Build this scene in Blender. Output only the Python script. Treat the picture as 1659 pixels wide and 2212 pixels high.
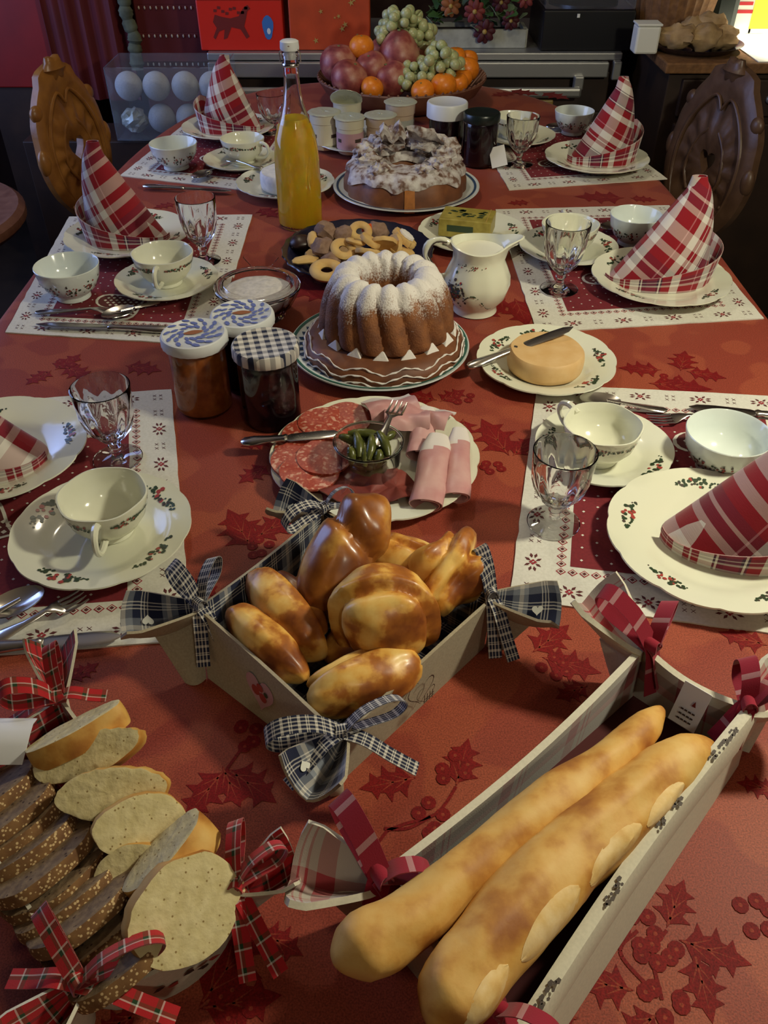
import bpy, bmesh, math, random
from mathutils import Vector, Matrix, noise
random.seed(7)
pi = math.pi
for o in list(bpy.data.objects): bpy.data.objects.remove(o, do_unlink=True)
SC = bpy.context.scene; COL = SC.collection
T = 0.75                      # table top height
# ---------------------------------------------------------------- camera
CAMH = 0.65; PITCH = math.radians(40.5); FPX = 1800.0
cd = bpy.data.cameras.new('camera'); cam = bpy.data.objects.new('camera', cd); COL.objects.link(cam)
cam.location = (0, 0, T + CAMH); cam.rotation_euler = (pi/2 - PITCH, 0, 0)
cd.sensor_fit = 'VERTICAL'; cd.sensor_height = 24; cd.lens = 24*FPX/2212.0; cd.clip_start = .02
SC.camera = cam
# ---------------------------------------------------------------- world, lights, exposure
w = bpy.data.worlds.new('world'); SC.world = w; w.use_nodes = True
w.node_tree.nodes['Background'].inputs[0].default_value = (.30, .45, .9, 1)
w.node_tree.nodes['Background'].inputs[1].default_value = .5
SC.view_settings.view_transform = 'Standard'; SC.view_settings.look = 'None'
SC.view_settings.gamma = 1; SC.view_settings.use_curve_mapping = False
SC.view_settings.exposure = 0.0
def light(name, kind, loc, energy, color, size=.1, rot=(0,0,0), **k):
    l = bpy.data.lights.new(name, kind); l.energy = energy; l.color = color
    if kind == 'AREA': l.shape = 'RECTANGLE'; l.size = size; l.size_y = k.get('sy', size)
    else: l.shadow_soft_size = size
    if kind == 'SPOT': l.spot_size = k.get('cone', 1.2); l.spot_blend = .6
    o = bpy.data.objects.new(name, l); COL.objects.link(o); o.location = loc; o.rotation_euler = rot
    return o
light('lamp_light', 'POINT', (.74, .68, T+.80), 32, (1, .94, .70), .05)
light('ceiling_light', 'POINT', (-.25, 1.9, T+1.45), 15, (1, .90, .68), .08)
light('fill_light', 'POINT', (.40, -.80, T+1.30), 10, (1, .90, .68), .08)  # unseen weak warm fill, added behind the camera to brighten the basket fronts
light('window_light', 'AREA', (-1.98, 2.1, T+.75), 24, (.36, .50, 1), 1.45, (0, -pi/2, 0), sy=1.15)
light('sideboard_light', 'SPOT', (1.42, 2.95, T+1.0), 190, (1, .93, .74), .05, (0, -.12, 0), cone=1.25)

# ---------------------------------------------------------------- pixel -> table geometry (in metres above the table)
def ray(px, py):
    a = (px-829.5)/FPX; b = -(py-1106)/FPX
    return Vector((a, math.cos(PITCH)+b*math.sin(PITCH), -math.sin(PITCH)+b*math.cos(PITCH)))
def W(px, py, z=0.0):
    d = ray(px, py); t = (z-CAMH)/d.z
    return Vector((d.x*t, d.y*t, T+z))
def AY(px, py, y):
    d = ray(px, py); t = y/d.y
    return Vector((d.x*t, y, T+CAMH+d.z*t))
V = Vector
# ---------------------------------------------------------------- materials
MATS = {}
class N:
    def __init__(s, name):
        s.m = bpy.data.materials.new(name); s.m.use_nodes = True; s.nt = s.m.node_tree
        s.b = s.nt.nodes['Principled BSDF']; MATS[name] = s.m
    def n(s, t, **k):
        x = s.nt.nodes.new(t)
        for a, b in k.items():
            if a.startswith('i_'): x.inputs[int(a[2:]) if a[2:].isdigit() else a[2:]].default_value = b
            else: setattr(x, a, b)
        return x
    def l(s, a, b): s.nt.links.new(a, b)
    def set(s, **k):
        for a, b in k.items(): s.b.inputs[a.replace('_', ' ')].default_value = b
    def ramp(s, stops, interp='LINEAR'):
        r = s.n('ShaderNodeValToRGB'); r.color_ramp.interpolation = interp
        e = r.color_ramp.elements
        while len(e) > 1: e.remove(e[0])
        e[0].position = stops[0][0]; e[0].color = (*stops[0][1], 1)
        for p, c in stops[1:]:
            q = e.new(p); q.color = (*c, 1)
        return r
    def bump(s, h, strength=.3, dist=.002):
        b = s.n('ShaderNodeBump'); b.inputs['Strength'].default_value = strength; b.inputs['Distance'].default_value = dist
        s.l(h, b.inputs['Height']); s.l(b.outputs[0], s.b.inputs['Normal'])
def plain(name, c, rough=.5, metal=0, spec=.5, var=0, sc=40, bump=0, **k):
    m = N(name); m.set(Base_Color=(*c, 1), Roughness=rough, Metallic=metal, Specular_IOR_Level=spec, **k)
    if var or bump:
        tc = m.n('ShaderNodeTexCoord'); nz = m.n('ShaderNodeTexNoise', i_Scale=sc, i_Detail=4.0); m.l(tc.outputs['Object'], nz.inputs['Vector'])
        if var:
            r = m.ramp([(.3, tuple(max(0, x*(1-var)) for x in c)), (.7, tuple(min(1, x*(1+var)) for x in c))])
            m.l(nz.outputs[0], r.inputs[0]); m.l(r.outputs[0], m.b.inputs['Base Color'])
        if bump: m.bump(nz.outputs[0], .5, bump)
    return m.m
def mix3(name, stops, sc=20, rough=.5, bump=.0, detail=5, coord='Object', spec=.5, speck=None, **k):
    m = N(name); m.set(Roughness=rough, Specular_IOR_Level=spec, **k)
    tc = m.n('ShaderNodeTexCoord'); nz = m.n('ShaderNodeTexNoise', i_Scale=sc, i_Detail=float(detail)); m.l(tc.outputs[coord], nz.inputs['Vector'])
    r = m.ramp(stops); m.l(nz.outputs[0], r.inputs[0]); out = r.outputs[0]
    if speck:
        vo = m.n('ShaderNodeTexVoronoi', i_Scale=speck[0]); m.l(tc.outputs[coord], vo.inputs['Vector'])
        r2 = m.ramp([(0, (1,1,1)), (speck[1], (1,1,1)), (speck[1]+.08, (0,0,0))]); m.l(vo.outputs[0], r2.inputs[0])
        mx = m.n('ShaderNodeMix', data_type='RGBA'); m.l(r2.outputs[0], mx.inputs[0]); m.l(out, mx.inputs[6]); mx.inputs[7].default_value = (*speck[2], 1)
        out = mx.outputs[2]
    m.l(out, m.b.inputs['Base Color'])
    if bump: m.bump(nz.outputs[0], .6, bump)
    return m.m
def plaid(name, su, sv, period, rough=.85, rot=0, coord='UV', emboss=.0003, mixf=.5):
    m = N(name); m.set(Roughness=rough, Specular_IOR_Level=.2, Sheen_Weight=.2)
    tc = m.n('ShaderNodeTexCoord'); mp = m.n('ShaderNodeMapping'); mp.inputs['Scale'].default_value = (1/period,)*3; mp.inputs['Rotation'].default_value = (0, 0, rot)
    m.l(tc.outputs[coord], mp.inputs['Vector']); sx = m.n('ShaderNodeSeparateXYZ'); m.l(mp.outputs[0], sx.inputs[0])
    outs = []
    for i, st in ((0, su), (1, sv)):
        f = m.n('ShaderNodeMath', operation='FRACT'); m.l(sx.outputs[i], f.inputs[0])
        r = m.ramp(st, 'CONSTANT'); m.l(f.outputs[0], r.inputs[0]); outs.append(r.outputs[0])
    mx = m.n('ShaderNodeMix', data_type='RGBA'); mx.inputs[0].default_value = mixf
    m.l(outs[0], mx.inputs[6]); m.l(outs[1], mx.inputs[7])
    nz = m.n('ShaderNodeTexNoise', i_Scale=900.0); m.l(tc.outputs[coord], nz.inputs['Vector'])
    m.l(mx.outputs[2], m.b.inputs['Base Color']); m.bump(nz.outputs[0], .4, emboss)
    return m.m
RED=(.26,.008,.016); WHT=(.66,.62,.56); DK=(.03,.015,.04); PK=(.5,.18,.2); NV=(.012,.016,.045)
st1=[(0,RED),(.13,PK),(.145,RED),(.22,WHT),(.33,RED),(.385,WHT),(.40,RED),(.46,WHT),(.56,DK),(.575,WHT),(.59,(.09,.012,.04)),(.64,(.14,.02,.05)),(.74,DK),(.76,WHT),(.775,DK),(.79,RED),(.88,WHT),(.97,RED)]
st2=[(0,WHT),(.16,RED),(.34,WHT),(.42,(.07,.015,.04)),(.52,WHT),(.56,(.07,.015,.04)),(.66,RED),(.78,WHT),(.88,RED)]
plaid('napkin_plaid', st1, st2, .125, rot=0, mixf=.38)
plaid('napkin_plaid_cross', st1, st2, .125, rot=pi/2, mixf=.38)
nb=[(0,NV),(.20,WHT),(.23,NV),(.27,WHT),(.30,NV),(.34,WHT),(.37,NV),(.55,(.22,.24,.28)),(.70,WHT),(.80,(.3,.32,.36)),(.9,NV)]
plaid('navy_plaid', nb, nb, .045)
plaid('ribbon_plaid', [(0,NV),(.15,WHT),(.25,NV),(.38,WHT),(.48,NV),(.6,WHT),(.68,NV),(.82,WHT),(.9,NV)], [(0,NV),(.3,WHT),(.36,NV),(.42,WHT),(.5,NV),(.8,WHT),(.97,NV)], .014)
rw=(.40,.06,.07)
plaid('red_check', [(0,(.50,.46,.40)),(.36,rw),(.50,(.16,.03,.03)),(.66,(.50,.46,.40)),(.82,rw),(.84,(.50,.46,.40)),(.88,rw),(.90,(.50,.46,.40))], [(0,(.50,.46,.40)),(.45,rw),(.62,(.50,.46,.40)),(.7,rw),(.73,(.50,.46,.40)),(.78,rw),(.8,(.50,.46,.40))], .085)
plaid('tartan_ribbon', [(0,(.42,.015,.02)),(.35,(.02,.05,.02)),(.5,WHT),(.56,(.42,.015,.02)),(.85,(.02,.02,.02))], [(0,(.42,.015,.02)),(.4,(.02,.05,.02)),(.62,WHT),(.7,(.42,.015,.02))], .016)
plaid('burgundy_ribbon', [(0,(.28,.012,.03)),(.6,(.40,.03,.05)),(.85,(.28,.012,.03))], [(0,(.28,.012,.03)),(.75,(.6,.4,.4)),(.9,(.28,.012,.03))], .03)
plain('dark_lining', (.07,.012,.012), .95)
plaid('gingham', [(0,NV),(.5,WHT)], [(0,NV),(.5,WHT)], .0135, coord='Object')
plain('linen', (.36,.31,.22), .9, var=.12, sc=500)
plain('cream_cotton', (.62,.58,.46), .9, var=.06, sc=400)
plain('porcelain', (.74,.74,.59), .12, spec=.6)
plain('white_porcelain', (.70,.76,.72), .12, spec=.6)
plain('blue_white_china', (.62,.66,.64), .15, spec=.6)
plain('navy_glaze', (.012,.012,.03), .15, spec=.6)
plain('green_print', (.03,.055,.025), .35); plain('red_print', (.36,.05,.04), .35); plain('dark_print', (.05,.03,.02), .6)
plain('blue_print', (.02,.05,.11), .3); plain('green_rim', (.03,.12,.09), .3); plain('gold_print',(.45,.30,.08),.4)
plain('steel', (.62,.60,.56), .22, 1.0); plain('brushed_metal', (.42,.42,.40), .38, .75)
g = N('glass'); g.set(Base_Color=(1,1,1,1), Roughness=.02, Transmission_Weight=1.0, IOR=1.45)
g = N('tinted_glass'); g.set(Base_Color=(.75,.85,.8,1), Roughness=.05, Transmission_Weight=1.0, IOR=1.4)
m = N('orange_juice'); m.set(Base_Color=(.95,.60,.02,1), Roughness=.35, Subsurface_Weight=.3, Subsurface_Scale=.01)
plain('apricot_jam', (.48,.15,.03), .12, var=.3, sc=60); plain('dark_jam', (.012,.004,.008), .1)
plain('milk', (.78,.76,.62), .3); plain('sugar', (.62,.58,.52), .9, var=.15, sc=120, bump=.003)
mix3('mat_white', [(.3,(.60,.58,.50)),(.7,(.68,.66,.58))], 300, .9, .0004)
mix3('mat_red', [(.3,(.15,.010,.015)),(.7,(.20,.015,.02))], 300, .9, .0004)
plain('mat_dark_thread', (.10,.02,.02), .9); plain('mat_red_thread', (.30,.02,.03), .9)
mix3('golden_crust', [(.38,(.86,.57,.17)),(.47,(.76,.40,.08)),(.53,(.42,.14,.02)),(.64,(.20,.05,.01))], 22, .42, .0012, coord='Object', spec=.4, Coat_Weight=.14, Coat_Roughness=.2)
mix3('brown_crust', [(.36,(.72,.38,.08)),(.45,(.38,.13,.02)),(.6,(.18,.05,.012))], 17, .34, .0012, spec=.45, Coat_Weight=.3, Coat_Roughness=.15)
mix3('baguette_crust', [(.34,(.72,.46,.14)),(.48,(.64,.35,.08)),(.58,(.48,.21,.035)),(.70,(.32,.11,.02))], 26, .6, .0025, detail=7)
mix3('baguette_score', [(.3,(.84,.64,.34)),(.55,(.72,.48,.18)),(.7,(.60,.34,.09))], 60, .7, .001)
mix3('white_crumb', [(.35,(.62,.52,.26)),(.7,(.74,.64,.36))], 120, .9, .002, speck=(190,.10,(.30,.20,.07)))
mix3('brown_crumb', [(.35,(.16,.10,.055)),(.7,(.28,.19,.10))], 140, .9, .002, speck=(170,.14,(.06,.03,.015)))
mix3('seed_crust', [(.3,(.14,.06,.02)),(.7,(.24,.12,.04))], 80, .8, .001, speck=(330,.28,(.62,.44,.22)))
mix3('cake_brown', [(.3,(.26,.095,.03)),(.5,(.17,.055,.018)),(.75,(.09,.028,.01))], 25, .6, .001)
plain('cake_orange', (.42,.15,.03), .7, var=.3, sc=60)
mix3('icing', [(.35,(.60,.57,.55)),(.52,(.42,.37,.35)),(.60,(.20,.12,.09)),(.7,(.10,.05,.03))], 70, .6, .003)
plain('powder', (.80,.76,.72), .95, bump=.001, sc=300)
mix3('camembert', [(.3,(.62,.62,.62)),(.7,(.78,.76,.72))], 90, .85, .001)
mix3('munster', [(.3,(.66,.40,.16)),(.7,(.74,.50,.24))], 40, .5, .0006)
mix3('salami', [(.34,(.60,.30,.21)),(.41,(.42,.07,.035)),(.52,(.33,.035,.02)),(.57,(.44,.08,.04)),(.63,(.62,.33,.24))], 95, .45, .0006, detail=3)
mix3('ham', [(.3,(.50,.22,.22)),(.7,(.60,.36,.34))], 30, .4, .0005)
plain('ham_fat', (.72,.66,.62), .4); mix3('cured_ham', [(.3,(.16,.025,.02)),(.7,(.26,.06,.045))], 50, .4, .0005)
mix3('cornichon', [(.3,(.045,.055,.010)),(.7,(.11,.115,.022))], 80, .3, .001)
mix3('biscuit', [(.3,(.68,.47,.18)),(.7,(.58,.34,.11))], 60, .7, .0008); mix3('cocoa_biscuit', [(.3,(.20,.11,.07)),(.7,(.30,.19,.13))], 120, .8, .002)
plain('chocolate', (.03,.012,.01), .4); plain('orange_candy', (.75,.10,.02), .4)
mix3('mandarin', [(.3,(.85,.26,.015)),(.7,(.72,.18,.01))], 120, .38, .0012)
mix3('red_fruit', [(.32,(.16,.025,.03)),(.48,(.30,.07,.06)),(.60,(.42,.17,.12)),(.7,(.48,.25,.16))], 26, .42)
m = N('grape'); m.set(Base_Color=(.44,.47,.24,1), Roughness=.3, Subsurface_Weight=.4, Subsurface_Scale=.006)
plain('green_stem', (.15,.16,.05), .6)
mix3('bowl_wood', [(.3,(.20,.09,.055)),(.7,(.13,.05,.03))], 30, .5)
plain('blue_sticker', (.04,.16,.45), .5); plain('lid_blue', (.12,.16,.42), .5); plain('lid_white', (.66,.68,.68), .4)
plain('black_lid', (.008,.014,.012), .3); plain('paper_white', (.72,.72,.72), .9); plain('foil', (.58,.60,.48), .4, .35, bump=.002, sc=90)
plain('yogurt_cream', (.66,.62,.46), .4); plain('yogurt_pink', (.50,.30,.34), .4); plain('yogurt_beige', (.50,.38,.27), .4)
mix3('gold_foil', [(.3,(.26,.20,.03)),(.7,(.42,.34,.07))], 60, .4, .0006)
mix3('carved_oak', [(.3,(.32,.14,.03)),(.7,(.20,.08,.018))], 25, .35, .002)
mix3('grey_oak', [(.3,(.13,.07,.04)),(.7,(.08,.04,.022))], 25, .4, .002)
mix3('dark_wood', [(.3,(.035,.016,.008)),(.7,(.02,.009,.005))], 12, .6, .001)
mix3('floor_wood', [(.3,(.035,.022,.014)),(.7,(.02,.012,.008))], 9, .7)
plain('wall_paint', (.035,.014,.010), .9, var=.2, sc=4); plain('ceiling_paint', (.22,.17,.12), .9)
plain('red_lacquer', (.22,.006,.003), .5, var=.2, sc=6); plain('dark_red_panel', (.10,.004,.006), .7, var=.2, sc=5)
plain('red_tin', (.62,.02,.008), .4); plain('orange_paper', (.52,.06,.012), .5, var=.2, sc=12); plain('tin_brown', (.16,.012,.008), .5)
plain('bead_white', (.55,.50,.42), .5); mix3('foam_ball', [(.3,(.42,.42,.40)),(.7,(.5,.5,.47))], 200, .9, .001)
g = N('clear_plastic'); g.set(Base_Color=(.9,.95,1,1), Roughness=.08, Transmission_Weight=.96, IOR=1.1)
plain('black_plastic', (.006,.006,.008), .35); plain('grey_green_cloth', (.09,.10,.06), .9, var=.4, sc=30)
plain('trough_white', (.36,.37,.33), .6, var=.2, sc=30); plain('leaf_green', (.05,.12,.03), .5, var=.4, sc=30); plain('leaf_pale', (.18,.25,.14), .6)
plain('flower_red', (.20,.03,.03), .6, var=.3, sc=50); plain('flower_orange', (.30,.10,.03), .6); plain('flower_dark', (.07,.006,.012), .6)
mix3('wicker', [(.3,(.26,.12,.04)),(.7,(.14,.06,.02))], 60, .7, .003); mix3('loaf', [(.3,(.50,.34,.17)),(.7,(.30,.18,.08))], 30, .8, .003)
plain('white_cloth', (.80,.80,.72), .9); plain('yellow_paper', (.75,.70,.05), .8); plain('red_paper', (.45,.02,.03), .8)
# satin damask tablecloth and its jacquard print share one sheen
def damask(name, c1, c2):
    m = N(name); m.set(Roughness=.5 if name == 'damask' else .62, Specular_IOR_Level=.20 if name == 'damask' else .15, Sheen_Weight=.06, Sheen_Roughness=.4)
    tc = m.n('ShaderNodeTexCoord'); nz = m.n('ShaderNodeTexNoise', i_Scale=11.0, i_Detail=1.0); m.l(tc.outputs['Object'], nz.inputs['Vector'])
    r = m.ramp([(.47, c1), (.50, c2)]); m.l(nz.outputs[0], r.inputs[0])
    n2 = m.n('ShaderNodeTexNoise', i_Scale=700.0, i_Detail=2.0); m.l(tc.outputs['Object'], n2.inputs['Vector'])
    r2 = m.ramp([(.3,(.6,.6,.6)),(.7,(1.25,1.25,1.25))]); m.l(n2.outputs[0], r2.inputs[0])
    mx = m.n('ShaderNodeMix', data_type='RGBA', blend_type='MULTIPLY'); mx.inputs[0].default_value = 1
    m.l(r.outputs[0], mx.inputs[6]); m.l(r2.outputs[0], mx.inputs[7]); m.l(mx.outputs[2], m.b.inputs['Base Color'])
    m.bump(n2.outputs[0], .35, .0004); return m.m
# crust of the ring cake: powdered sugar settled on its crown, sparser further down
m = N('sugared_cake'); m.set(Roughness=.7)
tc = m.n('ShaderNodeTexCoord'); sx = m.n('ShaderNodeSeparateXYZ'); m.l(tc.outputs['Object'], sx.inputs[0])
n1 = m.n('ShaderNodeTexNoise', i_Scale=45.0, i_Detail=3.0); n2 = m.n('ShaderNodeTexNoise', i_Scale=420.0, i_Detail=3.0)
for q in (n1, n2): m.l(tc.outputs['Object'], q.inputs['Vector'])
mr = m.n('ShaderNodeMapRange'); mr.inputs[1].default_value = .030; mr.inputs[2].default_value = .088; m.l(sx.outputs[2], mr.inputs[0])
xx = m.n('ShaderNodeMath', operation='POWER'); m.l(mr.outputs[0], xx.inputs[0]); xx.inputs[1].default_value = 1.5
a1 = m.n('ShaderNodeMath', operation='ADD'); m.l(xx.outputs[0], a1.inputs[0]); m.l(n1.outputs[0], a1.inputs[1])
a2 = m.n('ShaderNodeMath', operation='MULTIPLY_ADD'); m.l(n2.outputs[0], a2.inputs[0]); a2.inputs[1].default_value = 1.1; m.l(a1.outputs[0], a2.inputs[2])
r = m.ramp([(.50, (0,0,0)), (.66, (1,1,1))]); mm = m.n('ShaderNodeMath', operation='MULTIPLY'); mm.inputs[1].default_value = .36; m.l(a2.outputs[0], mm.inputs[0]); m.l(mm.outputs[0], r.inputs[0])
cr = m.ramp([(.35,(.26,.095,.028)),(.6,(.15,.05,.016))]); m.l(n1.outputs[0], cr.inputs[0])
mx = m.n('ShaderNodeMix', data_type='RGBA'); m.l(r.outputs[0], mx.inputs[0]); m.l(cr.outputs[0], mx.inputs[6]); mx.inputs[7].default_value = (.74,.70,.66,1); m.l(mx.outputs[2], m.b.inputs['Base Color']); m.bump(a2.outputs[0], .5, .002)
damask('damask', (.33,.071,.036), (.275,.050,.029)); damask('damask_leaf', (.20,.008,.008), (.18,.007,.008)); damask('damask_vein', (.28,.045,.022), (.27,.04,.022))
M = MATS
# ---------------------------------------------------------------- mesh building
class MB:
    def __init__(s): s.v = []; s.f = []; s.m = []; s.uv = []; s.mats = []
    def mi(s, mat):
        if mat not in s.mats: s.mats.append(mat)
        return s.mats.index(mat)
    def face(s, idx, mat, uv=None):
        s.f.append(idx); s.m.append(s.mi(mat)); s.uv.append(uv)
    def poly(s, pts, mat, uv=None):
        n = len(s.v); s.v += [V(p) for p in pts]; s.face(list(range(n, n+len(pts))), mat, uv)
    def box(s, c, d, mat, rz=0, R=None):
        R = R or Matrix.Rotation(rz, 3, 'Z'); n = len(s.v); c = V(c)
        for k in range(8):
            s.v.append(c + R @ V(((k&1)-.5, ((k>>1)&1)-.5, ((k>>2)&1)-.5)) * 1.0 if False else c + R @ V((((k&1)-.5)*d[0], (((k>>1)&1)-.5)*d[1], (((k>>2)&1)-.5)*d[2])))
        for q in ((0,2,3,1),(4,5,7,6),(0,1,5,4),(2,6,7,3),(0,4,6,2),(1,3,7,5)): s.face([n+i for i in q], mat)
        return s
    def grid(s, P, mat, closed_u=False, closed_v=False, uvs=None, mf=None):
        nu = len(P); nv = len(P[0]); n = len(s.v)
        for row in P: s.v += [V(p) for p in row]
        for i in range(nu if closed_u else nu-1):
            for j in range(nv if closed_v else nv-1):
                a = n+i*nv+j; b = n+((i+1)%nu)*nv+j; c = n+((i+1)%nu)*nv+(j+1)%nv; d = n+i*nv+(j+1)%nv
                uv = [uvs[i][j], uvs[(i+1)%nu][j], uvs[(i+1)%nu][(j+1)%nv], uvs[i][(j+1)%nv]] if uvs else None
                s.face([a,b,c,d], mf(i,j) if mf else mat, uv)
        return s
    def lathe(s, prof, mat, n=48, c=(0,0,0), rf=None, mf=None, zf=None):
        c = V(c); P = []
        for r, z in prof:
            row = []
            for k in range(n):
                a = 2*pi*k/n; rr = r*(rf(a, r, z) if rf else 1)
                row.append(c + V((rr*math.cos(a), rr*math.sin(a), z + (zf(a, r, z) if zf else 0))))
            P.append(row)
        # rows -> closed around, faces outward
        nu = len(P); base = len(s.v)
        for row in P: s.v += row
        for i in range(nu-1):
            for j in range(n):
                a = base+i*n+j; b = base+i*n+(j+1)%n; cc = base+(i+1)*n+(j+1)%n; d = base+(i+1)*n+j
                s.face([a,b,cc,d], mf(i,j) if mf else mat)
        if prof[0][0] > 1e-5: s.face([base+j for j in range(n)][::-1], mf(0,0) if mf else mat)
        if prof[-1][0] > 1e-5: s.face([base+(nu-1)*n+j for j in range(n)], mf(nu-1,0) if mf else mat)
        return s
    def tube(s, pts, rad, mat, n=10, flat=1.0, cap=True, up=V((0,0,1))):
        pts = [V(p) for p in pts]; P = []
        for i, p in enumerate(pts):
            t = (pts[min(i+1, len(pts)-1)]-pts[max(i-1, 0)]).normalized()
            sd = t.cross(up)
            if sd.length < 1e-3: sd = t.cross(V((1,0,0)))
            sd.normalize(); u2 = sd.cross(t).normalized()
            r = rad[i] if isinstance(rad, (list, tuple)) else rad
            P.append([p + sd*math.cos(2*pi*k/n)*r + u2*math.sin(2*pi*k/n)*r*flat for k in range(n)])
        s.grid(P, mat, closed_v=True); b = len(s.v)-len(pts)*n
        if cap: s.face([b+k for k in range(n)], mat); s.face([b+(len(pts)-1)*n+k for k in range(n)][::-1], mat)
        return s
    def sphere(s, c, r, mat, nu=12, nv=8, R=None, fn=None, mf=None):
        c = V(c); r = V(r) if hasattr(r, '__len__') else V((r,r,r)); R = R or Matrix.Identity(3); P = []
        for i in range(nv+1):
            ph = -pi/2 + pi*i/nv; row = []
            for k in range(nu):
                a = 2*pi*k/nu; d = V((math.cos(ph)*math.cos(a), math.cos(ph)*math.sin(a), math.sin(ph)))
                q = V((d.x*r.x, d.y*r.y, d.z*r.z))
                if fn: q = fn(d, q)
                row.append(c + R @ q)
            P.append(row)
        base = len(s.v)
        for row in P: s.v += row
        for i in range(nv):
            for j in range(nu):
                s.face([base+i*nu+j, base+i*nu+(j+1)%nu, base+(i+1)*nu+(j+1)%nu, base+(i+1)*nu+j], mf(i,j) if mf else mat)
        return s
    def sheet(s, P, th, m1, m2, uvs=None, me=None):
        """thick cloth: grid P, front mat m1, back mat m2"""
        nu = len(P); nv = len(P[0]); Nn = []
        for i in range(nu):
            row = []
            for j in range(nv):
                du = V(P[min(i+1,nu-1)][j])-V(P[max(i-1,0)][j]); dv = V(P[i][min(j+1,nv-1)])-V(P[i][max(j-1,0)])
                c = du.cross(dv); row.append(c.normalized() if c.length > 1e-12 else V((0,0,1)))
            Nn.append(row)
        if uvs is None:
            uvs = []
            acc = [[0]*nv for _ in range(nu)]
            for i in range(nu):
                u = 0; row = []
                for j in range(nv):
                    if j: u += (V(P[nu//2][j])-V(P[nu//2][j-1])).length
                    row.append(u)
                acc[i] = row
            vv = 0
            for i in range(nu):
                if i: vv += (V(P[i][nv//2])-V(P[i-1][nv//2])).length
                uvs.append([(acc[i][j], vv) for j in range(nv)])
        b = len(s.v); P2 = [[V(P[i][j]) - Nn[i][j]*th for j in range(nv)] for i in range(nu)]
        s.grid(P, m1, uvs=uvs); s.grid([r[::-1] for r in P2], m2, uvs=[r[::-1] for r in uvs])
        b2 = b+nu*nv
        f = lambda i,j: b+i*nv+j
        g = lambda i,j: b2+i*nv+(nv-1-j)
        me = me or m2
        for j in range(nv-1):
            s.face([f(0,j), f(0,j+1), g(0,j+1), g(0,j)], me); s.face([f(nu-1,j+1), f(nu-1,j), g(nu-1,j), g(nu-1,j+1)], me)
        for i in range(nu-1):
            s.face([f(i+1,0), f(i,0), g(i,0), g(i+1,0)], me); s.face([f(i,nv-1), f(i+1,nv-1), g(i+1,nv-1), g(i,nv-1)], me)
        return s
    def build(s, name, parent=None, world=False, smooth=True, sub=0, bevel=0, merge=0):
        me = bpy.data.meshes.new(name); off = V((0,0,0))
        if world and parent is not None: off = V(parent.location); 
        me.from_pydata([tuple(p-off) for p in s.v], [], s.f)
        for mt in s.mats: me.materials.append(M[mt])
        me.polygons.foreach_set('material_index', s.m)
        if any(u for u in s.uv):
            ul = me.uv_layers.new(name='UVMap')
            for p, u in zip(me.polygons, s.uv):
                if u:
                    for li, q in zip(p.loop_indices, u): ul.data[li].uv = q
        if smooth: me.polygons.foreach_set('use_smooth', [True]*len(me.polygons))
        if merge:
            bm = bmesh.new(); bm.from_mesh(me); bmesh.ops.remove_doubles(bm, verts=bm.verts, dist=merge); bmesh.ops.recalc_face_normals(bm, faces=bm.faces); bm.to_mesh(me); bm.free()
        if smooth: me.set_sharp_from_angle(angle=math.radians(42))
        o = bpy.data.objects.new(name, me); COL.objects.link(o)
        if parent is not None: o.parent = parent
        if bevel:
            md = o.modifiers.new('bevel', 'BEVEL'); md.width = bevel; md.segments = 2; md.limit_method = 'ANGLE'
        if sub:
            md = o.modifiers.new('sub', 'SUBSURF'); md.levels = sub; md.render_levels = sub
        return o
def tag(o, label, cat, group=None, kind=None):
    if label: o['label'] = label
    if cat: o['category'] = cat
    if group: o['group'] = group
    if kind: o['kind'] = kind
    return o
def thing(name, label, cat, loc, rz=0, group=None):
    o = bpy.data.objects.new(name, None); COL.objects.link(o); o.location = loc; o.rotation_euler = (0,0,rz); o.empty_display_size = .02
    return tag(o, label, cat, group)
def nz(p, s=1, seed=0): return noise.noise(V((p[0]*s+seed*7.3, p[1]*s-seed*3.1, p[2]*s+seed)))
def lerp(a, b, t): return a+(b-a)*t
def smooth_path(pts, n):
    """Catmull-Rom resample of points (tuples of any length)"""
    pts = [tuple(p) for p in pts]; out = []; m = len(pts)-1
    for k in range(n):
        t = k/(n-1)*m; i = min(int(t), m-1); f = t-i
        p0, p1, p2, p3 = pts[max(i-1,0)], pts[i], pts[i+1], pts[min(i+2,m)]
        out.append(tuple(.5*((2*b)+(-a+c)*f+(2*a-5*b+4*c-d)*f*f+(-a+3*b-3*c+d)*f**3) for a,b,c,d in zip(p0,p1,p2,p3)))
    return out
# ================================================================ THE ROOM
def struct(name, mb, **k):
    o = mb.build(name, smooth=False, **k); o['kind'] = 'structure'; return o
struct('floor', MB().box((0,1.0,-.02), (4.4,5.6,.04), 'floor_wood'))
struct('ceiling', MB().box((0,1.0,2.52), (4.4,5.6,.04), 'ceiling_paint'))
struct('wall_back', MB().box((0,3.85,1.25), (4.4,.1,2.5), 'wall_paint'))
struct('wall_front', MB().box((0,-1.85,1.25), (4.4,.1,2.5), 'wall_paint'))
struct('wall_right', MB().box((2.25,1.0,1.25), (.1,5.6,2.5), 'wall_paint'))
wl = MB(); wl.box((-2.25,-.2,1.25),(.1,3.2,2.5),'wall_paint'); wl.box((-2.25,3.35,1.25),(.1,.9,2.5),'wall_paint')
wl.box((-2.25,2.15,.45),(.1,1.5,.9),'wall_paint'); wl.box((-2.25,2.15,2.35),(.1,1.5,.3),'wall_paint'); struct('wall_left', wl)
wf = MB()
for y in (1.43, 2.15, 2.87): wf.box((-2.22,y,1.55),(.06,.06,1.3),'white_porcelain')
for z in (.93, 2.17): wf.box((-2.22,2.15,z),(.06,1.5,.06),'white_porcelain')
struct('window_1', wf)

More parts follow.
